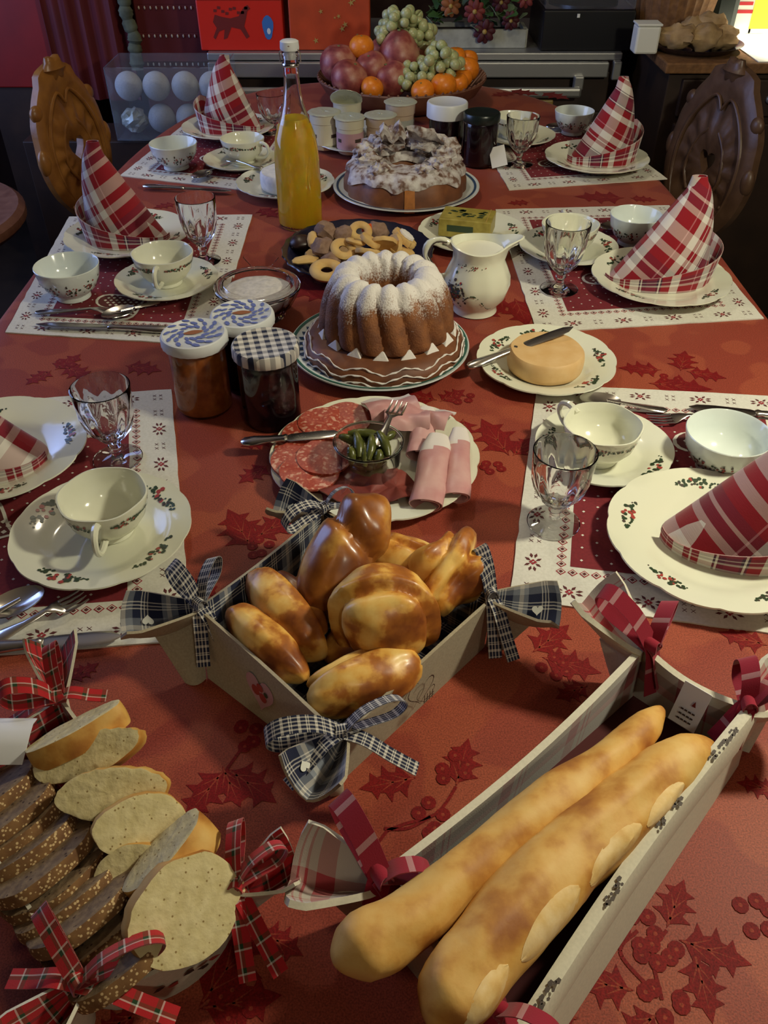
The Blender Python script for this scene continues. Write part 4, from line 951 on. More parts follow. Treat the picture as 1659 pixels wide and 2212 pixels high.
# ---- kugelhopf
plate('green-rimmed plate under the powdered ring cake', (-.007,1.136,0), .1365, 'rimmed cake plates', mat='blue_white_china', amp=0, sprays=(), centre=False, name='cake_plate', h=.016, bandmat=('green_rim','blue_print',.955,.87,46))
bs = thing('flat_cake', 'flat round cake piped with wavy sugar lines under the ring cake', 'cake', (.0,1.131,T+.0075))
mb = MB(); mb.lathe([(0,0),(.106,0),(.117,.004),(.1205,.012),(.119,.022),(.110,.032),(.098,.037),(0,.037)], 'cake_orange', 72, rf=lambda a,r,z: 1+.012*nz((math.cos(a),math.sin(a),z*20),2)); mb.m = [mb.mi('cake_brown') if k % 1 == 0 else 0 for k in mb.m]; mb.build('sponge', bs, merge=1e-6)
for z0, r0, ph, am in ((.030,.112,0,.0035),(.022,.1195,.4,.0035),(.013,.1215,.2,.003)):
    mb = MB(); n = 150
    mb.tube([V(((r0+.001+am*.5*math.sin(11*a+ph))*math.cos(a), (r0+.001+am*.5*math.sin(11*a+ph))*math.sin(a), z0-am*math.sin(11*a+ph)+.001*math.sin(37*a))) for a in [2*pi*k/n for k in range(n+1)]], [.0011+.0005*math.sin(k*1.7) for k in range(n+1)], 'powder', 6)
    mb.build('piped_sugar_line', bs)
kg = thing('ring_cake', 'tall fluted ring cake dusted with powdered sugar', 'cake', (.004,1.142,T+.0447)); nf = 16
prof = [(.040,0),(.088,0),(.0965,.004),(.0975,.014),(.0945,.034),(.0895,.052),(.083,.068),(.075,.080),(.066,.088),(.056,.0905),(.047,.087),(.041,.078),(.037,.060),(.036,.02),(.040,0)]
def kfl(a, r, z):
    tw = a*nf+ z*42
    f = abs(math.sin(tw/2))
    if r > .045: return 1+.10*(f**.7-.5)*(1 if z > .004 else .4)
    return 1+.03*math.cos(tw)
def kz(a, r, z): return (.006*(abs(math.sin((a*nf+z*26)/2))-.5)) if z > .075 else 0
mb = MB(); 
prof2 = smooth_path([(r,z) for r,z in prof], 40)
mb.lathe(prof2, 'sugared_cake', 192, rf=kfl, zf=kz); mb.f = [f for f in mb.f if len(f) == 4]; mb.m = [0]*len(mb.f); mb.uv = [None]*len(mb.f)
mb.build('sponge', kg, merge=1e-6)
for k in range(nf):
    a = (k+.5)*2*pi/nf*1.0+.1; r = .099; mb = MB()
    c_ = V((math.cos(a), math.sin(a), 0)); t = V((-math.sin(a), math.cos(a), 0)); zb = -.0065
    p = [c_*(.106)+t*(-.017)+V((0,0,zb)), c_*(.106)+t*(.017)+V((0,0,zb)), c_*(.098)+t*.004+V((0,0,zb+.021)), c_*.090+t*(-.011)+V((0,0,zb+.002)), c_*.090+t*.011+V((0,0,zb+.002))]
    mb.v = p
    for f in ((0,1,2),(1,4,2),(4,3,2),(3,0,2),(0,3,4,1)): mb.face(list(f), 'powder')
    mb.build('sugar_peak', kg, smooth=False, bevel=.0015)

# ---- sugar dish
sd = thing('sugar_dish', 'cut-glass dish of sugar behind the blue flowered jar lids', 'dish', (-.205,1.262,T)); 
mb = MB(); mb.lathe([(0,.004),(.030,.003),(.038,0),(.042,.003),(.040,.010),(.052,.020),(.063,.040),(.0685,.052),(.0665,.053),(.060,.040),(.048,.021),(.030,.012),(0,.011)], 'glass', 72, rf=lambda a,r,z: 1+.035*abs(math.sin(9*a))*(z > .012)); mb.build('glass_bowl', sd, merge=1e-6)
mb = MB(); mb.lathe([(0,.0125),(.030,.0135),(.046,.023),(.056,.038),(.0575,.044),(.050,.0475),(.02,.050),(0,.0505)], 'sugar', 40, zf=lambda a,r,z: .0015*nz((r*math.cos(a),r*math.sin(a),z),90) if z > .04 else 0); mb.build('sugar', sd, merge=1e-6)
mb = MB(); mb.lathe([(.0600,.0525),(.0685,.0525),(.0700,.0545),(.0685,.0565),(.061,.0570),(.055,.061),(.0535,.0605),(.059,.0555)], 'glass', 64); mb.f = [f for f in mb.f if len(f) == 4]; mb.m = [0]*len(mb.f); mb.uv = [None]*len(mb.f); mb.build('glass_rim', sd)
mb = MB(); P = []
for i in range(7):
    q = i/6; P.append([V((math.sin(t)*.030*(.35+.65*q)*(1+.10*q*abs(math.sin(5*t*1.6))), .060+.010*q, .052+.028*q*(.55+.45*math.cos(t))*(1+.06*math.cos(8*t)))) for t in [-1.2+2.4*k/24 for k in range(25)]])
mb.sheet(P, .003, 'glass', 'glass'); mb.build('fan_handle', sd)

# ---- munster with knife
plate('cream plate under a round orange cheese', (.241,1.090,0), .102, 'small cream plates', sprays=(.1,2.5,3.6,5.4,1.6), centre=False, h=.016)
wheel('round_cheese', 'round orange washed-rind cheese on its plate', (.2385,1.082), .0560, .032, 'munster')
knife('knife resting across plate rim and round orange cheese', W(1010,793,.024), W(1238,706,.052), G_CU)

# ---- cold cuts
plate('large cream platter of salami, ham and pickles', (-.012,.855,0), .132, 'large platter', n=16, sprays=(), centre=False, h=.013, name='platter')
def slice_disc(name, label, c, R, mat, group, tilt=(0,0), th=.0022, wob=.003, seed=0, cat='cold cut'):
    ob = thing(name, label, cat, c, seed*1.1, group); ob.rotation_euler = (tilt[0], tilt[1], seed*1.1); P = []
    for i in range(8):
        q = i/7; P.append([V((R*q*math.cos(a)*(1+.03*math.cos(3*a+seed)), R*q*math.sin(a), wob*q*math.sin(2*a+seed)+wob*.5*q*math.sin(5*a))) for a in [2*pi*k/28 for k in range(29)]])
    mb = MB(); mb.sheet(P, th, mat, mat); mb.build('slice', ob); return ob
GSA = 'salami slices fanned on the platter'
for k, (px, py, z, R, lb, tl) in enumerate([(745,905,.017,.036,'salami slice at the back of the fan next to the ham',(.1,0)),(705,915,.019,.038,'salami slice second from the back, under the knife tip',(.1,.05)),(672,935,.021,.038,'salami slice beneath the middle of the knife blade',(.08,.05)),(655,965,.023,.038,'salami slice in front of the knife blade',(.05,.08)),(650,990,.025,.038,'salami slice at the left rim of the platter',(.03,.08)),(668,1015,.027,.037,'salami slice nearest the camera at the left',(0,.05)),(700,985,.030,.035,'topmost salami slice beside the pickle bowl',(.05,-.03))]):
    slice_disc('salami_slice', lb, W(px, py, z), R, 'salami', GSA, tl, .003, .0012, k)
def ham_roll(label, p0, p1, w0, w1, group, fat=True, hh=.55):
    p0, p1 = V(p0), V(p1); ob = thing('ham_roll', label, 'ham', p0, 0, group); d = (p1-p0); L = d.length; d.normalize(); s_ = d.cross(V((0,0,1))).normalized(); u = s_.cross(d).normalized(); P = []
    n = 30
    for i in range(16):
        t = i/15; w_ = lerp(w0, w1, t)*(1-.5*max(0,t-.85)/.15*.6); row = []
        for k in range(n+1):
            q = k/n; a = -pi*.5+q*pi*3.1; r = w_*(1-.22*q)*(1+.05*math.sin(3*a+i*.5)); row.append(p0+d*(L*t)+s_*(math.cos(a)*r)+u*(math.sin(a)*r*hh)+u*(.0015*math.sin(i*.9)))
        P.append(row)
    mb = MB(); mb.sheet(P, .0013, 'ham', 'ham'); mb.m = [mb.mi('ham_fat') if fat and (max(mb.v[i_].y for i_ in f)-min(p0.y,p1.y))/abs(d.y*L+1e-9) > .80 else m_ for f, m_ in zip(mb.f, mb.m)]
    mb.build('slice', ob, world=True); return ob
GH = 'rolled ham slices on the platter'
ham_roll('large ham roll pointing at the camera, its coiled end visible', W(918,1092,.022), W(945,945,.034), .0215, .0200, GH)
ham_roll('ham roll at the right rim of the platter', W(985,1075,.018), W(992,930,.030), .0180, .0150, GH)
ham_roll('ham roll at the back right under the others', W(905,985,.020), W(920,885,.026), .019, .017, GH)
for k, (px, py, z, R, lb) in enumerate([(845,880,.026,.030,'folded ham slice at the back of the platter'),(880,905,.030,.026,'folded ham slice leaning behind the pickle bowl'),(925,900,.028,.027,'folded ham slice with a pale fat edge at the back right')]):
    c = W(px, py, z); ob = thing('ham_slice', lb, 'ham', c, 0, 'folded ham slices at the back'); P = []
    for i in range(12):
        P.append([V(((j/11-.5)*R*2.3, (i/11-.5)*R*1.7, .003*math.sin(j*.6+k)+.012*math.sin(i*.35+.3)+.001*math.sin(j*1.3+i))) for j in range(12)])
    mb = MB(); mb.sheet(P, .0018, 'ham', 'ham'); mb.m = [mb.mi('ham_fat') if sum(mb.v[i_].y for i_ in f)/len(f) > R*.45 else m_ for f, m_ in zip(mb.f, mb.m)]
    mb.build('slice', ob); ob.rotation_euler = (.25,0,.3-.35*k)
for k, (px, py, z, R, lb) in enumerate([(745,1040,.020,.036,'dark cured ham slice in front of the pickle bowl'),(800,1065,.018,.034,'dark cured ham slice at the near rim, under the bun'),(855,1050,.018,.030,'dark cured ham slice between pickle bowl and ham roll'),(705,1050,.016,.028,'dark cured ham slice at the near left by the basket ear')]):
    o = slice_disc('cured_ham_slice', lb, W(px, py, z), R, 'cured_ham', 'cured ham slices', (.05,0), .0016, .005, k)
pb = thing('pickle_bowl', 'small round glass bowl full of green pickles', 'bowl', (-.019,.825,T+.0115)); 
mb = MB(); mb.lathe([(0,.003),(.028,.002),(.034,0),(.037,.004),(.039,.02),(.0405,.040),(.0425,.046),(.0418,.047),(.0385,.040),(.037,.02),(.034,.007),(0,.006)], 'glass', 48); mb.build('glass_body', pb, merge=1e-6)
mb = MB(); mb.tube([(.0418*math.cos(a), .0418*math.sin(a), .0465) for a in [2*pi*k/48 for k in range(49)]], .0016, 'tinted_glass', 8, cap=False); mb.build('rim', pb)
rr = random.Random(21)
def pickle(px, py, z, L, r, yaw, pit, lb):
    c = W(px, py, z); ob = thing('pickle', lb, 'pickle', c, 0, 'pickles in the glass bowl'); ob.rotation_euler = (pit, 0, yaw); mb = MB()
    pts = [(r*.25*math.sin(t*3), (t-.5)*L, r*.3*math.sin(t*pi)) for t in [k/12 for k in range(13)]]
    mb.tube(pts, [r*(.25+.75*math.sin(pi*(.06+.88*t))**.6)*(1+.06*math.sin(t*40)) for t in [k/12 for k in range(13)]], 'cornichon', 10); mb.build('flesh', ob)
names = ['pickle lying along the back rim of the glass bowl','upright pickle left of the centre','upright pickle right of the centre','pickle leaning at the right of the bowl','pickle end facing the camera, front left','yellowish pickle end facing the camera, front right','pickle standing in the middle','pickle at the far left of the bowl','pickle at the far right of the bowl']
for lb, a in zip(names, [(790,940,.056,.044,.0060,1.5,.05),(772,962,.056,.036,.0062,.15,.35),(799,968,.056,.034,.0060,-.1,.4),(828,960,.056,.038,.0062,.35,.3),(757,984,.050,.020,.0058,.2,.9),(816,990,.050,.020,.0060,-.2,.9),(787,984,.050,.030,.0056,0,.5),(752,952,.052,.026,.0056,1.0,.1),(838,944,.052,.024,.0055,-.9,.1)]): pickle(*a, lb)
k = 0
for z in (.022,.034,.046):
    for a in range(6):
        aa = a*1.05+z*40; r = .019; c = V((-.019+math.cos(aa)*r, .825+math.sin(aa)*r, T+z)); ob = thing('pickle', 'pickle packed below the top layer against the glass', 'pickle', c, aa+1.6, 'pickles packed below the top layer'); mb = MB()
        mb.tube([(-.014,0,0),(-.008,0,0),(0,.001,0),(.008,0,0),(.014,0,0)], [.002,.0052,.0058,.0052,.002], 'cornichon', 8); mb.build('flesh', ob)
knife('knife lying over the salami with its handle off the platter', W(522,955,.020), W(735,935,.038), G_CU)
fork('small fork in the pickle bowl with tines towards the ham', W(812,965,.056), W(864,872,.058), G_CU)
# ================================================================ BREAD BASKETS
def ribbon(mb, pts, wid, wdir, mat, n=20, th=.0007, taper=None):
    pts = smooth_path(pts, n); P = []
    for i, p in enumerate(pts):
        w_ = wid*(taper(i/(n-1)) if taper else 1); wd = V(wdir) if not callable(wdir) else wdir(i/(n-1))
        P.append([V(p)+wd.normalized()*(w_*(j/3-.5)) for j in range(4)])
    mb.sheet(P, th, mat, mat)
def bow(parent, c, d1, d2, t1, t2, mat, L=.045, wid=.013, up=.018, tails=True):
    """bow tied at c (world): two loops along d1, d2 and two tails along t1, t2 (world vectors, metres)"""
    c = V(c); kd = V(d1 if d1 else d2); kd.z = 0; kd.normalize(); kw = wid*.5; k = MB(); ribbon(k, [c+V((-kd.y,kd.x,0))*(.0062*math.cos(a))+V((0,0,.0068*math.sin(a)+.001)) for a in [2*pi*q/10 for q in range(11)]], wid*.95, kd, mat, 22, th=.0012, taper=lambda t: .85+.15*math.cos(4*pi*t)); k.sphere(c, (.0052,.0052,.0058), mat, 10, 6); k.build('knot', parent, world=True)
    for d in (d1, d2):
        if d is None: continue
        d = V(d); s_ = d.cross(V((0,0,1))).normalized(); u = V((0,0,1)); mb = MB(); Ld = d.length
        ribbon(mb, [c, c+d*.35+u*up*.9, c+d*.8+u*up, c+d*1.03+u*up*.35, c+d*.85-u*up*.25, c+d*.4-u*up*.1, c], wid, lambda t, s_=s_: s_*1+V((0,0,.55)), mat, 28)
        mb.build('loop', parent, world=True)
    for d in (t1, t2):
        if d is None: continue
        d = V(d); s_ = V((d.x,d.y,0)).cross(V((0,0,1))); s_ = s_.normalized() if s_.length > 1e-4 else V((1,0,0)); mb = MB()
        ribbon(mb, [c, c+d*.3+V((0,0,.006)), c+d*.65+V((0,0,.002)), c+d], wid*.92, s_, mat, 16); mb.build('tail', parent, world=True)
def basket(name, label, base, rim, earD, m_in, m_out, th=.0032, earw=.038, group=None, sag=.004, earmat=None, hearts=False, dark=None, bulge={}):
    ctr = sum(base, V((0,0,0)))/4; ob = thing(name, label, 'basket', (ctr.x, ctr.y, T), 0, group); walls = []
    mb = MB(); P = [[base[0].lerp(base[1], i/6).lerp(base[3].lerp(base[2], i/6), j/6)+V((0,0,.004)) for j in range(7)] for i in range(7)]
    n = (P[1][0]-P[0][0]).cross(P[0][1]-P[0][0])
    if n.z < 0: P = [r[::-1] for r in P]
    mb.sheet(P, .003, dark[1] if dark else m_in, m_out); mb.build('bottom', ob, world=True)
    for i in range(4):
        j = (i+1) % 4; b0, b1, r0, r1 = base[i], base[j], rim[i], rim[j]
        if r0 is None or r1 is None: continue
        P = []
        for a in range(13):
            u = a/12; row = []
            for b_ in range(7):
                v_ = b_/6; p = b0.lerp(b1, u).lerp(r0.lerp(r1, u), v_); out = (b0.lerp(b1,.5)-ctr); out.z = 0; out.normalize()
                p = p + out*(-sag*1.4*math.sin(pi*u)*v_) + V((0,0,-sag*math.sin(pi*u)*v_)) + out*(bulge.get(i,0)*math.sin(pi*u)**.7); row.append(p)
            P.append(row)
        mid = P[6][3]; n = (P[7][3]-P[6][3]).cross(P[6][4]-P[6][3]); inward = V((ctr.x-mid.x, ctr.y-mid.y, 0))
        if n.dot(inward) < 0: P = P[::-1]
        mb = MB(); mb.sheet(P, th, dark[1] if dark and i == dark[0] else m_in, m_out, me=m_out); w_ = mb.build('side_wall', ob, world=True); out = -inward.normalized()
        walls.append((P, out))
    for i in range(4):
        if rim[i] is None or earD[i] is None: continue
        d = V(earD[i]); L = d.length; dn = d.normalized(); s_ = V((-dn.y, dn.x, 0)); P = []; h0 = rim[i].z-T
        for a in range(10):
            q = a/9; row = []
            for b_ in range(11):
                t = b_/5-1; wq = earw*(.16+.84*min(1,q*1.25)**.8)*.5
                dp = (abs(t)**1.3)*(.012+.020*q)-.010-.020*math.sin(pi*min(1,q*1.1))*(1-abs(t))*.6
                row.append(rim[i]+dn*(L*q*(1-.14*abs(t)**3*q))+s_*(t*wq)+V((0,0,dp-(.010*q if d.z == 0 else -d.z*q))))
            P.append(row)
        n = (P[5][5]-P[4][5]).cross(P[4][6]-P[4][5])
        if n.z < 0: P = [r[::-1] for r in P]
        mb = MB(); mb.sheet(P, th*.8, earmat or m_in, m_out); mb.build('corner_flap', ob, world=True)
        if hearts:
            best = None
            for bj in (2, 3, 7, 8):
                e1 = (P[7][bj]-P[5][bj]).normalized(); e2 = (P[6][bj+1]-P[6][bj-1]).normalized(); nn = e1.cross(e2); nn = nn if nn.z > 0 else -nn; sc_ = nn.dot((V(cam.location)-P[6][bj]).normalized())
                if best is None or sc_ > best[0]: best = (sc_, P[6][bj], e1, e2, nn)
            _, c_, e1, e2, nn = best
            for hs, hm, lift in ((.0055,'white_cloth',.0016),):
                h_ = MB(); h_.poly([c_+e1*x*(1.1 if lift > .0014 else 1.3)+e2*y+nn*lift for x, y in (heart(hs) if lift > .0014 else [(-hs,-hs),(hs,-hs),(hs,hs),(-hs,hs)])], hm); h_.build('printed_heart' if lift > .0014 else 'printed_square', ob, world=True, smooth=False)
        # folded fabric running from the flap down to the base corner
        P = []
        for a in range(8):
            q = a/7; bot = base[i]+dn*.006; top = rim[i]+dn*(L*.62*q)+V((0,0,-.016-.010*q)); row = []
            for b_ in range(6):
                v_ = b_/5; row.append((bot+dn*(L*.22*q)).lerp(top, v_)+s_*(.006*math.sin(pi*q)*math.cos(v_*2)))
            P.append(row)
        mb = MB(); mb.sheet(P, .0025, m_out, m_out); mb.build('corner_fold', ob, world=True)
    return ob, walls
def wall_decal(parent, walls, k, u, v_, shapes, name='printed_motif', label=None, th=.0032):
    P, out = walls[k]; n = len(P)-1; m_ = len(P[0])-1
    i = min(int(u*n), n-1); j = min(int(v_*m_), m_-1); c = P[i][j].lerp(P[i+1][j], u*n-i).lerp(P[i][j+1].lerp(P[i+1][j+1], u*n-i), v_*m_-j)
    eu = (P[i+1][j]-P[i][j]).normalized(); ev = (P[i][j+1]-P[i][j]).normalized(); nn = eu.cross(ev).normalized(); nn = nn if nn.dot(out) > 0 else -nn
    if eu.cross(ev).dot(out) < 0: eu = -eu
    mb = MB()
    for q, (pts, mat) in enumerate(shapes): mb.poly([c+eu*x+ev*y+nn*(th+.0008+.0002*q) for x, y in pts], mat)
    o = mb.build(name, parent, world=True, smooth=False)
    if label: o['label'] = label
    return o
def heart(s_, cx=0, cy=0, n=28):
    return [(cx+s_*.9*math.sin(t)**3, cy+s_*(.8125*math.cos(t)-.3125*math.cos(2*t)-.125*math.cos(3*t)-.0625*math.cos(4*t))) for t in [2*pi*k/n for k in range(n)]][::-1]
def circ(s_, cx=0, cy=0, n=10): return [(cx+s_*math.cos(2*pi*k/n), cy+s_*math.sin(2*pi*k/n)) for k in range(n)]
def ringshape(fn, s1, s2, mat, n=28, **k):
    a, b = fn(s1, n=n, **k), fn(s2, n=n, **k); return [([a[i], a[(i+1)%n], b[(i+1)%n], b[i]], mat) for i in range(n)]

# ---------------- bun basket (navy plaid)
rimz = .068
R4 = [W(432,1312,rimz), W(738,1588,rimz), W(1060,1290,rimz), W(700,1104,rimz)]
B4 = [W(455,1462,0), W(738,1678,0), W(1040,1395,0), W(705,1205,0)]
bb, bw = basket('bun_basket', 'square linen basket lined with navy plaid, filled with shiny buns', B4, R4, [(-.074,-.018,.0),(-.026,-.050,-.002),(.066,-.018,0),(-.060,.020,.0)], 'navy_plaid', 'linen', earw=.052, hearts=True, sag=.0015)
wall_decal(bb, bw, 0, .55, .50, [(heart(.021), 'yogurt_pink'), (circ(.0055,-.006,-.001),'red_print'), (circ(.005,.004,-.004),'red_print'), (circ(.0045,.001,.006),'red_print'), (circ(.003,.009,.003,6),'green_print')], 'heart_patch', 'pink heart-shaped patch with a red cherry print')
wall_decal(bb, bw, 1, .52, .50, ringshape(heart, .019, .0175, 'dark_print')+ringshape(heart, .0125, .0115, 'dark_print')+[([(x,-.006),(x+.0012,-.006),(x+.0012,.006),(x,.006)],'dark_print') for x in (-.006,-.0025,.001,.0045)]+[([(-.007,y),(.007,y),(.007,y+.0012),(-.007,y+.0012)],'dark_print') for y in (-.003,.001)])
bow(bb, R4[0]+V((0,0,.004)), (-.030,.030,.012), (.012,.040,.012), (.004,-.038,-.045), (.028,-.030,-.040), 'ribbon_plaid', wid=.014)
bow(bb, R4[1]+V((0,0,.004)), (-.058,-.012,.004), (.050,.022,.004), (.062,-.018,-.026), (-.042,-.036,-.020), 'ribbon_plaid', wid=.014)
bow(bb, R4[2]+V((0,0,.004)), (-.010,.042,.012), (-.014,.022,.010), (.004,-.040,-.046), (.020,-.048,-.040), 'ribbon_plaid', wid=.014)
bow(bb, R4[3]+V((0,0,.004)), (-.038,-.034,.000), (.030,.012,.004), (.062,.004,-.012), (.030,.02,-.02), 'ribbon_plaid', wid=.011)
def bun(label, c, yaw, l, w_, h, pitch=0, roll=0, seed=0, mat='golden_crust', crease=None, lobes=0, fold=None):
    ob = thing('bun', label, 'bun', c, 0, 'shiny buns in the plaid basket'); R_ = Matrix.Rotation(yaw,3,'Z') @ Matrix.Rotation(pitch,3,'Y') @ Matrix.Rotation(roll,3,'X')
    def fn(d, q):
        e = V((math.copysign(abs(d.x)**.92, d.x), d.y, math.copysign(abs(d.z)**.9, d.z))); q = V((e.x*l, e.y*w_, e.z*h))
        k = 1+.11*noise.noise(d*1.3+V((seed*5,0,0)))+.02*noise.noise(d*4+V((0,seed,0)))
        if lobes: k *= 1+.16*math.cos(lobes*math.atan2(d.y, d.x)+seed)*(1-abs(d.z)**3)
        if crease is not None:
            for cr in (crease if isinstance(crease, (list, tuple)) else [crease]):
                g = d.y-cr-.12*math.sin(d.x*2.4+seed); k *= 1-.20*math.exp(-(g/.15)**2)+.06*math.exp(-((g-.2)/.15)**2)-.2*0*max(0, 1-abs(d.x)**3)*(d.z > -.4)
        if fold is not None:
            g = d.x-fold-.2*d.y; k *= 1-.2*math.exp(-(g/.13)**2)*(d.z > -.5)+.08*math.exp(-((g-.22)/.18)**2)
        return q*k
    mb = MB(); mb.sphere((0,0,0), 1, mat, 64, 44, R=R_, fn=fn); mb.build('crust', ob, merge=1e-6); return ob
bun('long shiny bun second from the left corner of the basket', W(620,1322,.058), -.95, .060, .028, .028, .10, 0, 1, crease=.55)
bun('small smooth bun at the left corner against the linen wall', W(576,1392,.058), -.80, .052, .0205, .024, .10, 0, 2)
bun('dark tall bun standing at the back of the basket', W(742,1205,.085), .95, .070, .036, .040, -.62, .3, 3, mat='brown_crust', fold=.35)
bun('small bun wedged at the back between two larger ones', W(872,1222,.062), -.6, .045, .030, .028, -.1, 0, 4, crease=.3)
bun('star-shaped glossy bun at the back right', W(970,1238,.072), .9, .044, .037, .036, -.25, .2, 5, lobes=4, crease=(-.35,.4))
bun('large plump bun with dark blotches in the centre', W(828,1325,.080), -.15, .052, .042, .044, .05, -.25, 6.3, crease=-.42)
bun('long bun at the front behind the bow', W(787,1470,.058), .38, .056, .026, .027, -.05, 0, 7, crease=.5)
bun('dark bun hidden under the tall one at the left rear', W(690,1290,.040), .9, .045, .030, .028, 0, 0, 8, mat='brown_crust')
bun('bun at the bottom of the basket under the blotched one', W(800,1400,.034), .1, .045, .035, .026, 0, 0, 9, mat='brown_crust')

# ---------------- baguette basket (red check)
rz = .072
Rb = [W(1392,1405,rz), W(1612,1532,rz), W(1105,2240,rz), W(822,1905,rz)]
Bb = [W(1388,1500,0)+V((0,0,0)), W(1612,1640,0), W(1150,2290,0)+V((.0,.0,0)), W(838,1990,0)]
Bb[1] = Rb[1]+V((.006,-.004,-rz)); Bb[2] = Rb[2]+V((.010,-.006,-rz)); Bb[0] = Rb[0]+V((.004,.002,-rz)); Bb[3] = Rb[3]+V((.0,.004,-rz))
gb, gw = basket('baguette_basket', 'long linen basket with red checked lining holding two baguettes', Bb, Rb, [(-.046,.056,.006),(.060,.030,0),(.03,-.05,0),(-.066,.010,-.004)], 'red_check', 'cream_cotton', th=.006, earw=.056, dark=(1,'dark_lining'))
# cream turned-over cuff of the long right-hand wall, printed with little dark figures
mb = MB(); P = []; ac = (Rb[2]-Rb[1]).normalized(); sd = V((ac.y,-ac.x,0)); sd = sd if sd.x > 0 else -sd
for a in range(15):
    u = a/14; p = Rb[1].lerp(Rb[2], u)+V((0,0,.004-.004*math.sin(pi*u)))-sd*(.0056*math.sin(pi*u)+.002)
    P.append([p, p+sd*.004+V((0,0,.0015)), p+sd*.009, p+sd*.0125+V((0,0,-.007)), p+sd*.014+V((0,0,-.028))])
if (P[1][1]-P[0][1]).cross(P[0][2]-P[0][1]).z < 0: P = [r[::-1] for r in P]
mb.sheet(P, .002, 'cream_cotton', 'cream_cotton'); mb.build('cuff', gb, world=True)
pr = MB()
for k, u in enumerate((.10,.14,.19,.36,.43,.62,.66,.88,.92)):
    p = Rb[1].lerp(Rb[2], u)+V((0,0,.0068-.004*math.sin(pi*u)))-sd*(.0056*math.sin(pi*u)+.002)+sd*.0065
    for q in range(5):
        o_ = ac*(.0022*(q-2))+sd*(.002*math.sin(q*2.3+k)); r = .0011+.0006*((q+k)%2)
        pr.poly([p+o_+V((0,0,.0003))+ac*(r*math.cos(t))*1.6+sd*(r*math.sin(t)) for t in (0,1.2,2.5,3.8,5)], 'dark_print')
o = pr.build('printed_figures', gb, world=True, smooth=False); o['kind'] = 'stuff'
pr = MB()
p0 = Rb[0].lerp(Rb[1], .46); p1 = Rb[0].lerp(Rb[1], .72); dn = (Bb[0]-Rb[0]); inn = V((ac.x, ac.y, 0))*.026; dz = V((0,0,-.040)); 
P = [[p0.lerp(p1, i/5)+V((0,0,.003))+inn*.35+ (dz+inn*.5)*(j/5) for j in range(6)] for i in range(6)]
if (P[1][0]-P[0][0]).cross(P[0][1]-P[0][0]).y > 0: P = P[::-1]
pr.sheet(P, .0008, 'paper_white', 'paper_white'); lb = pr.build('care_label', gb, world=True); lb['label'] = 'white sewn-in care label with a small triangle'
pr = MB(); e1 = (P[-1][2]-P[0][2]); e2 = (P[2][5]-P[2][0]); c0 = P[2][1]+V((0,0,0)); c0 = P[0][0]; nrm = e1.cross(e2).normalized(); nrm = nrm if nrm.y < 0 else -nrm
def lp(a, b): return c0+e1*a+e2*b+nrm*.0022
pr.poly([lp(.30,.42), lp(.45,.42), lp(.375,.28)], 'tin_brown')
for q in range(3):
    for s_ in range(4): pr.poly([lp(.22+.14*s_,.56+.12*q), lp(.32+.14*s_,.56+.12*q), lp(.32+.14*s_,.60+.12*q), lp(.22+.14*s_,.60+.12*q)], 'dark_print')
o = pr.build('label_print', gb, world=True, smooth=False); o['kind'] = 'stuff'
bow(gb, Rb[0]+V((.004,-.002,.008)), (-.040,.040,.020), (.022,.036,.010), (.006,-.014,-.050), (.014,-.010,-.042), 'burgundy_ribbon', wid=.016, up=.016)
bow(gb, Rb[1]+V((0,0,.006)), (.004,.036,.006), (.04,.02,.004), (-.012,-.020,-.030), (-.024,-.010,-.034), 'burgundy_ribbon', wid=.015)
bow(gb, Rb[3]+V((.0,.0,.008)), (-.030,.046,.016), (.034,.006,-.008), (-.010,-.030,-.040), (.02,-.02,-.04), 'burgundy_ribbon', wid=.018, up=.014)
bow(gb, Rb[2]+V((-.006,.014,.002)), (-.020,.020,.010), (.03,-.02,.01), (-.012,.012,-.02), (-.03,-.01,-.03), 'burgundy_ribbon', wid=.014)
